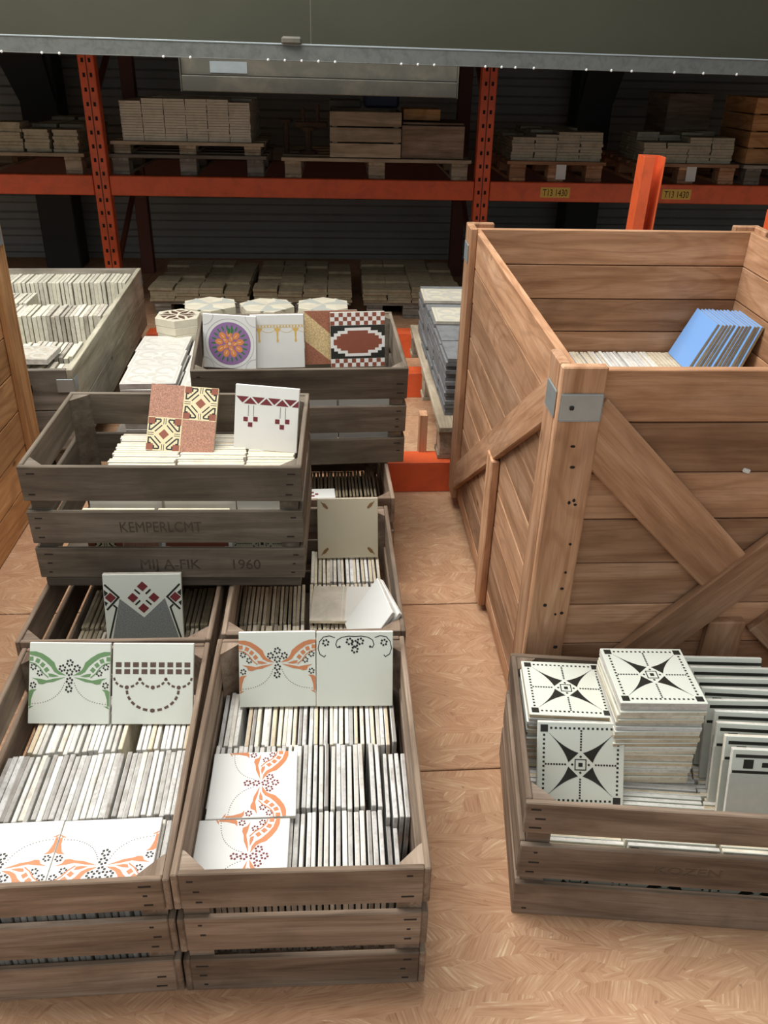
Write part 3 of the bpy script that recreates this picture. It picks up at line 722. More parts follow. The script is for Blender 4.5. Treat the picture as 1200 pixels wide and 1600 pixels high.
# --- stencilled crate on top of the second row
ZK = [(.026, .112), (.126, .214), (.240, .330)]
K, MK, SK = crate('grey brown stencilled crate dated 1960 stacked on the second crate row', -.6779, 1.748, .3015, -.0377, .631, .420, .330, 'x', .052, 'crate_grey', ZK)
board('base_runner', .612, .03, .024, 'crate_grey', K, T(.3155, .017, .0125)); board('base_runner', .612, .03, .024, 'crate_grey', K, T(.3155, .403, .0125))
stencil(SK[('front', 1)], 'KEMPERLCMT', .040, -.015, -.012, sx=.78)
stencil(SK[('front', 0)], 'MIJ A-FIK', .040, -.005, -.016, sx=.92); stencil(SK[('front', 0)], '1960', .040, .175, -.016, sx=.92)
G = 'cream tiles on edge in the stencilled crate'
edge_row_y(MK, .045, 12, .0105, .215, .226, 'cream tile in the stencilled crate, before the pink tile', G, ('bis_cream',), lean=-2)
edge_row_y(MK, .045, 12, .0105, .386, .226, 'cream tile in the stencilled crate, before the white zigzag tile', G, ('bis_cream',), lean=-2)
edge_row_y(MK, .045, 12, .0105, .534, .222, 'narrow tile at the right', G, ('bis_cream',), lean=-2, S=.120, ind=False)
edge_row_y(MK, .190, 18, .0110, .215, .222, 'cream tile behind', G, ('bis_cream',), lean=-2, ind=False)
edge_row_y(MK, .190, 18, .0110, .386, .222, 'cream tile behind', G, ('bis_cream',), lean=-2, ind=False)
edge_row_y(MK, .190, 18, .0110, .534, .218, 'cream tile behind', G, ('bis_cream',), lean=-2, S=.120, ind=False)
for i, (xm, pt) in enumerate(((.20, 'quad'), (.375, 'checker'), (.53, 'star'))):
    tile('glazed_tile', ['patterned tile seen through the lower gap, left, of the stencilled crate', 'patterned tile seen through the lower gap, middle, of the stencilled crate', 'patterned tile seen through the lower gap, right, of the stencilled crate'][i],
         MK @ T(xm, .022, .034) @ RX(R(-2)), .150 if i == 2 else S0, .0095, 'bis_cream', 'glz_beige', pt)
tile('glazed_tile', 'pink and cream four-field tile with black octagons leaning in the stencilled crate', pose(-.370, 2.012, .535, -2.8, -33, 3.9), .175, .014, 'cement', 'ink_cream', 'quad')
tile('glazed_tile', 'white tile with a maroon zigzag band and hanging squares', pose(-.150, 2.020, .533, -10, -16, 1.5), .168, pat='triangles', face='glz_white')

# --- bouquet crate behind
ZD = [(.0, .092), (.116, .208), (.232, .335)]
Dc, MD, _ = crate('dark slatted crate with four leaning display tiles, behind the stencilled crate', -.3822, 2.404, .3015, .0425, .6424, .434, .335, 'x', .125, 'crate_grey', ZD)
G = 'white tiles on edge in the bouquet crate'
edge_row_y(MD, .040, 10, .0112, .17, .238, 'white tile before the bouquet tile', G, lean=-3, ind=False)
edge_row_y(MD, .040, 10, .0112, .345, .238, 'white tile before the gold fringe tile', G, lean=-3, ind=False)
edge_row_y(MD, .040, 10, .0112, .520, .238, 'white tile before the checkered tile', G, lean=-3, ind=False)
tile('glazed_tile', 'tile with an orange flower bouquet on a purple disc', MD @ pose(.097, .270, .212, -10, -14), .172, pat='bouquet')
tile('glazed_tile', 'white tile with a gold fringe and tassels', MD @ pose(.255, .268, .212, 1, -15), .172, pat='gold')
tile('glazed_tile', 'rust red tile crossed by a sand yellow diagonal stripe', MD @ pose(.43, .292, .212, 1, -15), .174, .014, 'cement', 'speck_red', 'diag')
tile('glazed_tile', 'red and white checkered tile with a stepped white lozenge on black', MD @ pose(.516, .268, .212, 2, -14), .178, .014, 'cement', 'ink_white', 'checker')

# --- star tile crate front right
ZG = [(0, .086), (.105, .192), (.222, .298)]
Gc, MG, SG = crate('long slatted crate full of black star tiles at the right front', .3484, 1.0277, 0, -.1381, .632, .425, .298, 'x', 0, 'crate', ZG)
stencil(SG[('front', 1)], 'KOZEN', .027, -.009, -.009, sx=1.35)
G = 'white tiles in the star tile crate'
for c_, xm in enumerate((.115, .285, .455)):
    edge_row_y(MG, .030, 13, .0110, xm, .157 if c_ == 0 else .172, ['white tile on edge under the leaning star tile', 'white tile on edge in front of the tall star tile stack', 'white tile on edge before the banded tiles'][c_], G, ('bis_white', 'bis_cream'), pat='star', face='glz_green', lean=-1, ind=c_ > 0)
    edge_row_y(MG, .180, 20, .0112, xm, .168, ['white tile on edge under the low star tile stack', 'white tile on edge under the tall star tile stack', 'white tile on edge under the banded tiles'][c_], G, ('bis_white', 'bis_cream'), lean=0, ind=False)
def stack(cx, cy, z0, z1, yaw, label, toplabel, group, pat='star', th=.0098, S=S0):
    n = int(round((z1 - z0) / th))
    for i in range(n):
        top = i == n - 1
        a = yaw + (0 if top else random.uniform(-1.2, 1.2)); j = 0 if top else .0022
        tile('glazed_tile', toplabel if top else '%s from top, %s' % (ORD[n - 1 - i], label), flat(cx + random.uniform(-j, j), cy + random.uniform(-j, j), z0 + (i + 1) * (z1 - z0) / n, a), S, (z1 - z0) / n - .0006, 'bis_white' if random.random() < .5 else 'bis_cream', 'glz_green', pat if i >= n - 2 else None, None if top else group)
stack(.4915, 1.3085, .172, .312, -6.5, 'white tile in the low stack under the left star tile', 'black star tile topping the low stack, left of the taller one', 'stacked star tiles')
stack(.6425, 1.2585, .172, .382, -3.6, 'white tile in the tall stack under the highest star tile', 'black star tile topping the tallest stack', 'stacked star tiles')
tile('glazed_tile', 'black star tile leaning upright against the low stack', pose(.4915, 1.136, .160, -8.5, -24, -2.5), .168, pat='star', face='glz_green')
for i in range(9):
    tile('glazed_tile', 'white banded tile facing forward, nearest of the leaning row at the right edge' if i == 0 else '%s tile from front in the leaning row behind the banded tile, right edge' % ORD[i],
         MG @ pose(.472 - .003 * i + random.uniform(-.006, .006), .084 + i * .0335, .172, 2 + random.uniform(-2, 2), -16 - i * .4), S0, .0095, 'bis_white', 'glz_green', 'band', None if i == 0 else 'leaning banded tiles')

# ---------------------------------------------------------------- tall pine crates
def tall_crate(label, m4, W, L, h, bh, mat, braces=True, bracket='bracket'):
    e = empty('tall_crate', m4); tag(e, label, 'crate')
    t = .020; p = .022
    n = int(math.ceil(h / bh))
    for k in range(n):
        z1 = h - k * bh; z0 = max(0, z1 - bh); zc = (z0 + z1) / 2; hh = z1 - z0 - .003
        if hh < .01: continue
        J = lambda: random.uniform(-.001, .001)
        board('plank', W, t, hh, mat, e, T(W / 2, t / 2 + J(), zc)); board('plank', W, t, hh, mat, e, T(W / 2, L - t / 2 + J(), zc))
        board('plank', L - 2 * t, t, hh, mat, e, T(t / 2 + J(), L / 2, zc) @ RZ(PI / 2)); board('plank', L - 2 * t, t, hh, mat, e, T(W - t / 2 + J(), L / 2, zc) @ RZ(PI / 2))
    up = lambda name, w, zz, mm: board(name, zz, p, w, mat, e, mm, .003)
    H = h + .012
    for x, y, a in ((.0215, -p / 2, 0), (W - .0215, -p / 2, 0), (.0215, L + p / 2, 0), (W - .0215, L + p / 2, 0)):
        up('corner_batten', .087, H, T(x, y, H / 2) @ RY(PI / 2))
    for x in (-p / 2, W + p / 2):
        for y in (.040, L - .040): up('corner_batten', .080, H, T(x, y, H / 2) @ RZ(PI / 2) @ RY(PI / 2))
    for i in range(6): board('bottom_plank', W - 2 * t, .018, (L - 2 * t) / 6 - .004, mat, e, T(W / 2, t + (i + .5) * (L - 2 * t) / 6, .02) @ RX(PI / 2))
    def diag(name, P0, P1, wd, face):
        (a0, z0), (a1, z1) = P0, P1; Ln = math.hypot(a1 - a0, z1 - z0); an = math.atan2(z1 - z0, a1 - a0)
        mm = T((a0 + a1) / 2, face, (z0 + z1) / 2) @ RY(-an)
        return Ln, mm
    if braces:
        Ln, mm = diag('b', (.035, .842), (.40, .478), 0, -.0085); board('diagonal_brace', Ln, .017, .115, mat, e, mm, .003)
        Ln, mm = diag('b', (.05, .055), (W - .07, .90), 0, -p / 2 - .004); board('diagonal_brace', Ln, p, .092, mat, e, mm, .003)
        Ln, mm = diag('b', (.52, .36), (W - .07, .06), 0, -p / 2 - .0005); board('diagonal_brace', Ln, p, .10, mat, e, mm, .003)
        up('centre_batten', .085, .34, T(.432, -p / 2 - .0005, .18) @ RY(PI / 2))
        for x, s in ((-p / 2 - .001, 1), (W + p / 2 + .001, 1)):
            y0, z0, y1, z1 = .055, .862, L - .055, .075; Ln = math.hypot(y1 - y0, z1 - z0); an = math.atan2(z1 - z0, y1 - y0)
            board('diagonal_brace', Ln, .018, .085, mat, e, T(x + (.0025 if x < 0 else -.0025), (y0 + y1) / 2, (z0 + z1) / 2) @ RZ(PI / 2) @ RY(-an), .003)
            up('centre_batten', .075, .48, T(x, .555, .24) @ RZ(PI / 2) @ RY(PI / 2))
    if braces:
        for k in range(26):
            x, z = (random.uniform(0, .05), random.uniform(.05, .82)) if k < 16 else (random.uniform(W - .05, W), random.uniform(.05, .82))
            board('nail_hole', random.uniform(.004, .012), .002, random.uniform(.004, .008), 'nail', e, T(x, -p - .0004, z))
    for x in (0, W):
        for y in (0, L):
            s = -1 if x == 0 else 1; u = -1 if y == 0 else 1
            zb = h - .068
            board('corner_bracket', .082, .0025, .056, bracket, e, T(x - s * .022, y + u * (p + .0022), zb)); board('corner_bracket', .070, .0025, .056, bracket, e, T(x + s * (p + .0022), y - u * .028, zb) @ RZ(PI / 2))
            b = board('bolt', .009, .004, .009, 'nail', e, T(x - s * .004, y + u * (p + .0045), zb))
    return e
ME = T(.468, 1.510, 0) @ RZ(-.017) @ RX(.037)
E_ = tall_crate('tall braced pine crate with the sky blue tiles, at the right', ME, .907, 1.243, .938, .110, 'pine')
for x, z in ((.39, .722), (.60, .83), (.66, .675)): board('paper_scrap', .016, .002, .009, 'paper', E_, T(x, -.0015, z) @ RY(.3))
# contents of the tall crate
lay = []
for lz in range(3):
    for i in range(66):
        for j, y in enumerate((.70, .875, 1.05)):
            if lz == 2 and j == 2 and i < 46: continue
            x = .03 + i * .0128
            lay.append((x, y + random.uniform(-.003, .003), .032 + lz * .170, x + .0108, y + .166 + random.uniform(-.003, .003), .032 + lz * .170 + .1665))
o = link('tile_layers', boxes_mesh('tile_layers', lay), 'bis_cream', None, ME); tag(o, 'layers of cream tiles filling the bottom of the tall braced crate', 'tile'); o['kind'] = 'stuff'
edge_row(ME, .03, 46, .0128, 1.133, .5415, 'cream tile left of the blue tiles, tall braced crate', 'tiles on edge in the tall crate', ('bis_cream', 'bis_white'), th=.0115, first=30)
for i in range(12):
    x = .688 + i * .0125
    tile('glazed_tile', 'sky blue tile nearest the middle, leaning in the tall braced crate' if i == 0 else '%s blue tile from the left, leaning in the tall braced crate' % ORD[i],
         ME @ T(x, 1.115 + random.uniform(-.004, .004) - (0.004 * i), .5415) @ RZ(R(-90)) @ RX(R(-24 + i * .6)), .170, .0105, 'bis_dark', 'glz_blue', None, None if i == 0 else 'leaning sky blue tiles')
MF = T(-1.02, 2.80, 0) @ RZ(PI)
tall_crate('tall orange pine crate cut off by the left picture edge', MF, .90, 1.24, 1.0, .125, 'pine_orange', False)

# ---------------------------------------------------------------- pallets
def pallet(label, m4, L, W, mat, h=.135, group=None, nb=5):
    """L along local x, W along local y, origin at the centre of the base"""
    e = empty('pallet', m4); tag(e, label, 'pallet', group)
    for i in range(nb): board('deck_board', L, .020, .115, mat, e, T(0, -W / 2 + .0575 + i * (W - .115) / (nb - 1), h - .010) @ RX(PI / 2))
    for x in (-L / 2 + .07, 0, L / 2 - .07):
        board('stringer', W, .018, .10, mat, e, T(x, 0, h - .029) @ RZ(PI / 2) @ RX(PI / 2))
        for y in (-W / 2 + .055, 0, W / 2 - .055): link('block', box_mesh(.10, .10, h - .056, .003), mat, e, T(x, y, .018 + (h - .056) / 2))
        board('runner', W, .018, .10, mat, e, T(x, 0, .009) @ RZ(PI / 2) @ RX(PI / 2))
    return e
def load(label, m4, nx, ny, nz, sx, sy, sz, mat, gap=.004, drop=.15, var=.004, th=.011):
    """pallet load of flat tile piles: countless thin edges"""
    bl = []
    for i in range(nx):
        for j in range(ny):
            n = nz - (random.randint(0, max(1, int(nz * drop))) if drop else 0)
            x = (i - nx / 2) * sx; y = (j - ny / 2) * sy; z = 0
            for k in range(n):
                a, b = random.uniform(-var, var), random.uniform(-var, var)
                bl.append((x + gap / 2 + a, y + gap / 2 + b, z, x + sx - gap / 2 + a, y + sy - gap / 2 + b, z + sz - .0012)); z += sz
    o = link('tile_pile', boxes_mesh('tile_pile', bl), mat, None, m4); tag(o, label, 'tile'); o['kind'] = 'stuff'
    return o

# ---------------------------------------------------------------- low red beams on the deck and the pallet beside the tall crate
def low_beam(label, x0, x1, y, h=.115, d=.10):
    e = empty('steel_beam', T((x0 + x1) / 2, y, 0)); tag(e, label, 'beam')
    Lb = x1 - x0
    link('front_web', box_mesh(Lb, .006, h, .001), 'red', e, T(0, -d / 2, h / 2)); link('back_web', box_mesh(Lb, .006, h, .001), 'red', e, T(0, d / 2, h / 2))
    link('top_flange', box_mesh(Lb, d + .006, .006, .001), 'red', e, T(0, 0, h + .003)); link('bottom_flange', box_mesh(Lb, d, .006, .001), 'red', e, T(0, 0, .003))
    return e
low_beam('low red beam on the deck behind the third crate row', .235, .92, 2.870)
low_beam('low red beam on the deck under the far end of the pallet', .05, 1.9, 3.88)
low_beam('farthest low red beam on the deck below the hexagonal tiles', -.925, 1.9, 4.50, .13)
pr = pallet('weathered pallet of old tiles standing left of the tall braced crate', T(.845, 3.50, .122) @ RZ(PI / 2 - .02), 1.36, .80, 'pallet')
board('upright_plank', .30, .03, .055, 'pine', pr, T(-.57, .45, .0) @ RY(PI / 2))
load('dark cement tiles stacked on the pallet left of the tall crate', T(.81, 3.50, .258) @ RZ(-.02), 3, 5, 15, .225, .225, .015, 'cement_dark', drop=.0, var=.006)
for i, (x, y) in enumerate(((.58, 3.83), (.59, 3.49))):
    tile('cement_tile', ['patterned beige tile on top of the far pile left of the tall crate', 'patterned beige tile on the nearer pile left of the tall crate'][i], flat(x, y, .4835 + .016, -2, 0, .22), .22, .015, 'cement', 'matt_cream', 'scrollwork')
# ---------------------------------------------------------------- square and hexagonal tiles behind
p1 = pallet('pallet under the square and hexagonal tiles behind the crates', T(-.35, 3.62, 0) @ RZ(PI / 2), 1.30, .92, 'pallet_grey')
G = 'square cement tiles'
for j in range(3):
    for i in range(2):
        zt = .345 - (.02 if i else 0) - j * .004
        for k in range(9):
            z = .136 + (k + 1) * (zt - .136) / 9
            top = k == 8
            lab = [['nearest square cement tile beside the grey bin, topmost of its pile', 'nearest square cement tile of the second column, topmost of its pile'], ['middle square cement tile beside the grey bin, topmost of its pile', 'middle square cement tile of the second column, topmost of its pile'], ['farthest square cement tile beside the grey bin, topmost of its pile', 'farthest square cement tile of the second column, topmost of its pile']][j][i]
            tile('cement_tile', lab if top else 'square cement tile inside the piles', flat(-.655 - j * .012 + i * .222 + random.uniform(-.004, .004), 3.175 + j * .222 + random.uniform(-.004, .004), z, random.uniform(-1.5, 1.5), 0, .21), .21, .021, 'bis_grey', 'matt_stone', 'scrollwork' if top else None, None, None, top)
def hex_mesh(r, th):
    k = ('hex', r, th)
    if k not in CACHE:
        bm = bmesh.new(); bmesh.ops.create_cone(bm, cap_ends=True, segments=6, radius1=r, radius2=r, depth=th)
        bmesh.ops.bevel(bm, geom=bm.edges[:], offset=.0015, segments=1, affect='EDGES'); me = D.meshes.new('hex'); bm.to_mesh(me); bm.free(); CACHE[k] = me
    return CACHE[k]
def hex_pattern(r, kind):
    p = Pat(); U = lambda a, q: (.5 + q * math.cos(a), .5 + q * math.sin(a))
    if kind == 0:
        for i in range(6):
            a = i * PI / 3; p.poly([U(a, .04), U(a + .35, .2), U(a, .40), U(a - .35, .2)], 'ink_brown'); p.poly([U(a + PI / 6, .22), U(a + PI / 6 + .28, .36), U(a + PI / 6 - .28, .36)], 'ink_brown')
    else:
        for i in range(3):
            a = i * 2 * PI / 3; p.poly([(.5, .5), U(a, .47), U(a + PI / 3, .47)], 'ink_palegrey'); p.poly([U(a + PI / 3, .47), U(a + PI / 3 + .35, .28), U(a + PI / 3, .1), U(a + PI / 3 - .35, .28)], 'ink_pale', 1)
    me, mats = p.build(2 * r)
    for x in mats: me.materials.append(M[x])
    return me
HP = [hex_pattern(.108, 0), hex_pattern(.136, 1)]
HL = ['hexagonal tile with brown petals, nearest of the hexagonal stacks', 'hexagonal grey and cream tile topping the leftmost far stack', 'hexagonal grey and cream tile topping the second far stack', 'hexagonal grey and cream tile topping the third far stack', 'hexagonal grey and cream tile topping the fourth far stack, behind the checkered tile', 'hexagonal tile topping the stack behind the bouquet tile']
for s, (x, y, zt, kind, rot) in enumerate(((-.640, 3.80, .412, 0, 0), (-.525, 4.045, .400, 1, .1), (-.255, 4.045, .395, 1, .3), (.015, 4.04, .400, 1, .0), (.13, 3.78, .375, 1, .2), (-.38, 3.80, .380, 1, .5))):
    r = .108 if kind == 0 else .136; n = 8
    for k in range(n):
        top = k == n - 1; z = .136 + (k + .5) * (zt - .136) / n
        if not top: STUFF.setdefault('cement_tile', []).append((hex_mesh(r, .030), T(x + random.uniform(-.005, .005), y, z) @ RZ(rot + random.uniform(-.04, .04)) @ Matrix.Diagonal((1, 1, (zt - .136) / n / .0303, 1)))); continue
        o = link('hexagonal_tile', hex_mesh(r, .030), 'matt_cream', None, T(x + (0 if top else random.uniform(-.005, .005)), y, z) @ RZ(rot + random.uniform(-.04, .04)))
        o.scale = (1, 1, (zt - .136) / n / .0303)
        tag(o, HL[s], 'tile')
        if top:
            c = D.objects.new('printed_pattern', HP[kind]); COL.objects.link(c); c.parent = o; c.matrix_basis = T(0, 0, .0151) @ RX(-PI / 2) @ T(0, 0, -r)

# ---------------------------------------------------------------- grey bin with thick cement tiles
MJ = T(-.885, 2.93, .14) @ RZ(.035)
J = empty('tile_bin', MJ); tag(J, 'grey wooden bin on a pallet full of thick cement tiles, left behind', 'bin')
JW, JL, JH = .95, 1.66, .31
for k in range(2):
    z = (k + .5) * JH / 2
    board('side_board', JL, .022, JH / 2 - .003, 'bin', J, T(-.011, JL / 2, z) @ RZ(PI / 2)); board('side_board', JL, .022, JH / 2 - .003, 'bin', J, T(-JW + .011, JL / 2, z) @ RZ(PI / 2))
    board('end_board', JW - .046, .022, JH / 2 - .003, 'pallet_grey', J, T(-JW / 2, .011, z)); board('end_board', JW - .046, .022, JH / 2 - .003, 'pallet_grey', J, T(-JW / 2, JL - .011, z))
board('bottom_board', JL - .05, .02, JW - .05, 'bin', J, T(-JW / 2, JL / 2, .012) @ RZ(PI / 2) @ RX(PI / 2))
for y in (0, JL):
    board('hinge_plate', .06, .003, .05, 'bracket', J, T(-.03, y + (-.0135 if y == 0 else .0135) * .2, JH - .06)); board('hinge_plate', .05, .003, .05, 'bracket', J, T(.0015, y + (.03 if y == 0 else -.03), JH - .06) @ RZ(PI / 2))
board('bolt_hole', .028, .002, .028, 'nail', J, T(-.16, -.001, JH - .07))
pallet('dark pallet carrying the grey bin', T(-1.385, 3.775, 0) @ RZ(PI / 2 + .035), 1.62, .88, 'pallet_grey')
G = 'thick cement tiles in the grey bin'
edge_row(MJ, -.68, 32, .0205, 1.545, .285, 'thick cement tile in the farthest row of the grey bin', G, name='cement_tile', body=('cement_top',), S=.20, th=.020, face='cement', dz=.006)
edge_row(MJ, -.68, 10, .0205, 1.31, .245, 'thick cement tile in the short second row of the grey bin', G, name='cement_tile', body=('cement_top',), S=.20, th=.020, face='cement', dz=.006)
edge_row(MJ, -.68, 31, .0205, .99, .265, 'thick cement tile in the long middle row of the grey bin', G, name='cement_tile', body=('cement_top', 'cement'), S=.20, th=.020, face='cement', dz=.006)
edge_row(MJ, -.60, 28, .0205, .50, .235, 'thick cement tile in the nearest row of the grey bin', G, name='cement_tile', body=('cement_top', 'cement'), S=.20, th=.020, face='cement', dz=.012)
edge_row(MJ, -.30, 13, .0205, .26, .225, 'thick cement tile at the front board of the grey bin', G, name='cement_tile', body=('cement', 'cement_top'), S=.195, th=.020, face='cement', dz=.012)
tile('cement_tile', 'flat cement tile with pale scrollwork on top of the nearest row in the grey bin', MJ @ flat(-.235, .36, .262, -4, 0, .17), .17, .022, 'bis_grey', 'cement', 'scrollwork')

# ---------------------------------------------------------------- pallet racking
RY0 = 5.5; YAW = -.022
MR = T(-.15, RY0, 0) @ RZ(YAW) @ T(.15, -RY0, 0)
rack = empty('pallet_rack', MR); tag(rack, 'orange red pallet racking across the dark back of the hall', 'rack')
def upright(x, y, mat, h=2.6, w=.092, d=.075):
    u = empty_part = link('upright', box_mesh(w, d, h, .004), mat, rack, T(x, y, h / 2))
    bl = []
    z = .06
    while z < h - .05:
        for dx in (-.02, .02): bl.append((dx - .007, -d / 2 - .0012, z - h / 2 - .011, dx + .007, -d / 2 + .002, z - h / 2 + .011))
        z += .075
    if mat == 'red':
        s = link('slot_holes', boxes_mesh('slot_holes', bl), 'hole', u); s['kind'] = 'stuff'
        link('groove', box_mesh(.006, .002, h, 0), 'red_dark', u, T(0, -d / 2 - .0004, 0))
XU = (-3.75, -1.302, 1.011, 3.46)
for x in XU:
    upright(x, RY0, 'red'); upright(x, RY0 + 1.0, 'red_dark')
    for z in (.35, 1.35): 
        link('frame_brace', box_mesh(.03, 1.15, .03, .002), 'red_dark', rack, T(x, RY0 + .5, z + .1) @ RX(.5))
for a, b in zip(XU, XU[1:]):
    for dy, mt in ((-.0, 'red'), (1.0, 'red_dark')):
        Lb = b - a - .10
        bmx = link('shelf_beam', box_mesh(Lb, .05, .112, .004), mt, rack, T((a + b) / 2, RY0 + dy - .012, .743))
def beam_label(x, txt):
    e = link('shelf_label', box_mesh(.185, .002, .060, 0), 'yellow', rack, T(x, RY0 - .0385, .742))
    link('label_text', text_mesh(txt, .056, .0003), 'hole', e, T(0, -.0016, -.020) @ RX(PI / 2) @ Matrix.Diagonal((.72, 1, 1, 1)))
beam_label(1.47, 'T13 1430'); beam_label(2.24, 'T13 1430'); beam_label(2.98, 'T13 1430')
# single red post nearer than the racking
rp = empty('rack_post', T(1.345, 3.62, 0) @ RZ(-.05) @ RY(.02)); tag(rp, 'open red steel post rising behind the tall braced crate', 'post')
link('post_flange', box_mesh(.006, .085, 1.12, .001), 'red', rp, T(-.042, 0, .56)); link('post_web', box_mesh(.086, .006, 1.12, .001), 'red', rp, T(0, .04, .56)); link('post_flange', box_mesh(.006, .085, 1.12, .001), 'red', rp, T(.042, 0, .56))
link('post_lip', box_mesh(.046, .006, 1.12, .001), 'red', rp, T(-.022, -.044, .56))
link('base_plate', box_mesh(.14, .14, .008, .001), 'red', rp, T(0, 0, .004))
rp2 = empty('rack_post', T(1.70, 3.10, 0)); tag(rp2, 'tip of a red steel post at the right picture edge behind the tall crate', 'post')
link('post_flange', box_mesh(.006, .085, .985, .001), 'red', rp2, T(-.042, 0, .4925)); link('post_web', box_mesh(.086, .006, .985, .001), 'red', rp2, T(0, .04, .4925)); link('post_flange', box_mesh(.006, .085, .985, .001), 'red', rp2, T(.042, 0, .4925))

ZB = .800
def on_rack(x, dy, z, yaw=0): return MR @ T(x, RY0 + dy, z) @ RZ(yaw)
# shelf level, left to right
pallet('pallet with low tile piles at the far left of the shelf', on_rack(-2.0, .42, ZB), 1.20, .80, 'pallet', .115)
load('low piles of grey tiles on the far left shelf pallet', on_rack(-2.0, .42, ZB + .116), 7, 4, 9, .165, .19, .018, 'loadA', drop=.45, gap=.02, var=.008)
pallet('lower of two grey pallets stacked under the wrapped tiles', on_rack(-.785, .45, ZB), .95, .85, 'pallet_grey', .115)
pallet('upper of two grey pallets stacked under the wrapped tiles', on_rack(-.785, .45, ZB + .116), .92, .80, 'pallet', .07)
load('film wrapped block of pale tiles on the double pallet', on_rack(-.785, .43, ZB + .187), 6, 4, 16, .128, .18, .0145, 'film', drop=.12, gap=.003, var=.002)
pallet('pale pallet carrying two wooden boxes on the shelf', on_rack(.36, .42, ZB - .0), 1.16, .85, 'pallet', .115)
def small_box(label, m4, Lx, Ly, h, n, mat):
    e = empty('wooden_box', m4); tag(e, label, 'box')
    for k in range(n):
        z = (k + .5) * h / n; hh = h / n - .008
        board('slat', Lx, .012, hh, mat, e, T(0, -Ly / 2, z)); board('slat', Lx, .012, hh, mat, e, T(0, Ly / 2, z))
        board('slat', Ly - .02, .012, hh, mat, e, T(-Lx / 2 + .006, 0, z) @ RZ(PI / 2)); board('slat', Ly - .02, .012, hh, mat, e, T(Lx / 2 - .006, 0, z) @ RZ(PI / 2))
    for x in (-Lx / 2 + .03, Lx / 2 - .03):
        for y in (-Ly / 2 + .025, Ly / 2 - .025): link('corner_block', box_mesh(.03, .03, h - .01, .002), mat, e, T(x, y, h / 2))
    board('bottom', Lx - .03, .01, Ly - .03, mat, e, T(0, 0, .008) @ RX(PI / 2))
    return e
small_box('three-slat wooden box in the middle of the pale shelf pallet', on_rack(.29, .20, ZB + .116), .43, .38, .26, 3, 'pallet')
small_box('solid low wooden box beside the red upright on the pale pallet', on_rack(.70, .22, ZB + .116), .38, .40, .19, 1, 'crate')
board('lid', .37, .012, .39, 'crate', D.objects['wooden_box.001'], T(0, 0, .197) @ RX(PI / 2))
small_box('small orange wooden tray on top of the solid low box', on_rack(.635, .22, ZB + .322), .225, .22, .07, 1, 'pine_orange')
bb = empty('plastic_tub', on_rack(.395, .36, ZB + .378)); tag(bb, 'dark blue plastic tub above the three-slat box', 'tub')
link('tub_body', box_mesh(.22, .2, .11, .015), 'bluebox', bb, T(0, 0, .058)); link('tub_rim', box_mesh(.235, .215, .014, .004), 'bluebox', bb, T(0, 0, .112))
tag(link('foam_slab', box_mesh(.20, .16, .045, .008), 'lamp', None, on_rack(.17, .36, ZB + .378 + .024)), 'pale grey slab beside the dark blue tub', 'slab')
fit_ = empty('iron_fittings', on_rack(-.06, .22, ZB + .116)); tag(fit_, 'rusty iron fittings piled at the left of the pale pallet', 'fittings')
def tube(name, r, L, parent, m4, mat='rust'):
    bm = bmesh.new(); bmesh.ops.create_cone(bm, cap_ends=True, segments=10, radius1=r, radius2=r, depth=L); me = D.meshes.new(name); bm.to_mesh(me); bm.free(); return link(name, me, mat, parent, m4)
tube('stand', .022, .14, fit_, T(.0, 0, .07)); tube('flange', .06, .02, fit_, T(.0, 0, .01)); tube('flange', .055, .018, fit_, T(.0, 0, .145)); link('crossbar', box_mesh(.20, .05, .035, .006), 'rust', fit_, T(.02, 0, .168)); tube('spindle', .012, .10, fit_, T(.06, 0, .23)); tube('spindle', .012, .09, fit_, T(-.03, 0, .22)); tube('stand', .018, .18, fit_, T(-.14, .05, .09)); tube('wheel', .045, .015, fit_, T(-.14, .05, .185))
for i, (x, w_, lab, lab2) in enumerate(((1.475, .62, 'pallet with a paper note right of the red upright on the shelf', 'grey tile piles on the pallet right of the red upright'), (2.30, .66, 'pallet with a paper note behind the open red post', 'greenish tile piles behind the open red post'))):
    p = pallet(lab, on_rack(x, .44, ZB), w_, .85, 'pine', .115)
    link('paper_note', box_mesh(.062, .002, .085, 0), 'paper', p, T(.03, -.427, .055) @ RX(-.05))
    load(lab2, on_rack(x, .46 if i == 0 else .29, ZB + .116), 4, 5 - 2 * i, 10, .142, .165, .0165, 'loadA', drop=.35, var=.005)
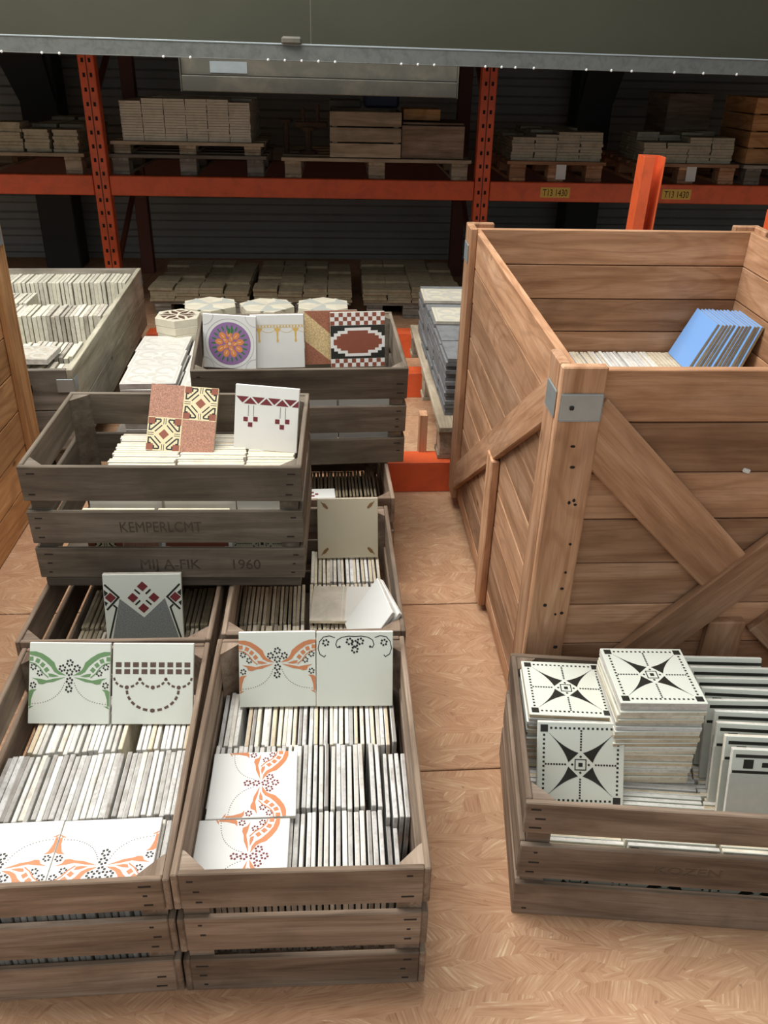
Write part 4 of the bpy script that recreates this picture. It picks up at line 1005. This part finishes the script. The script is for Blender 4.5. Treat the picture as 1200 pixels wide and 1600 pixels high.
big = small_box('stack-high orange slatted box at the right end of the shelf', on_rack(2.97, .25, ZB + .116), .62, .45, .38, 4, 'pine_orange')
pallet('grey pallet under the orange slatted box at the right end', on_rack(3.04, .42, ZB), .78, .85, 'pallet_grey', .115)
small_box('tall brown box left of the orange slatted box', on_rack(2.46, .76, ZB + .116), .30, .40, .38, 1, 'crate')
# floor level under the shelf: dim piles of tiles
for i, (x, lab) in enumerate(((-.74, 'dim pile of brown tiles under the shelf, left of the hexagonal tiles'), (-.10, 'dim pile of brown tiles under the shelf, behind the gold fringe tile'), (.58, 'dim pile of brown tiles under the shelf, nearest the tall crate'), (1.55, 'dim pile of tiles under the shelf behind the tall braced crate'), (2.35, 'dim pile of tiles under the shelf at the far right'))):
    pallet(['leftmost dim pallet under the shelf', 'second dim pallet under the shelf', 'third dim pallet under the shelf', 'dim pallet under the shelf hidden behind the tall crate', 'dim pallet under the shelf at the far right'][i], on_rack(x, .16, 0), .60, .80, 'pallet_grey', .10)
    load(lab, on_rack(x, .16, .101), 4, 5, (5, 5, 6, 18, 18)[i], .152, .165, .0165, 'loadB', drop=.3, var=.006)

# ---------------------------------------------------------------- the tiles beyond the largest ones in view, joined
def join_stuff(name, items, label):
    bm = bmesh.new(); mats = []
    for me, m4 in items:
        n0 = len(bm.faces); bm.from_mesh(me); bm.faces.ensure_lookup_table()
        nv = len(me.vertices); bm.verts.ensure_lookup_table()
        for v in bm.verts[-nv:]: v.co = m4 @ v.co
        for f in bm.faces[n0:]:
            mt = me.materials[f.material_index]
            if mt not in mats: mats.append(mt)
            f.material_index = mats.index(mt)
    me = D.meshes.new(name); bm.to_mesh(me); bm.free()
    for x in mats: me.materials.append(x)
    o = D.objects.new(name, me); COL.objects.link(o); tag(o, label, 'tile'); o['kind'] = 'stuff'
join_stuff('packed_glazed_tiles', STUFF['glazed_tile'], 'remaining thin tiles packed on edge in the slatted crates, mostly covered')
join_stuff('packed_cement_tiles', STUFF['cement_tile'], 'lower cement tiles inside the square and hexagonal piles')
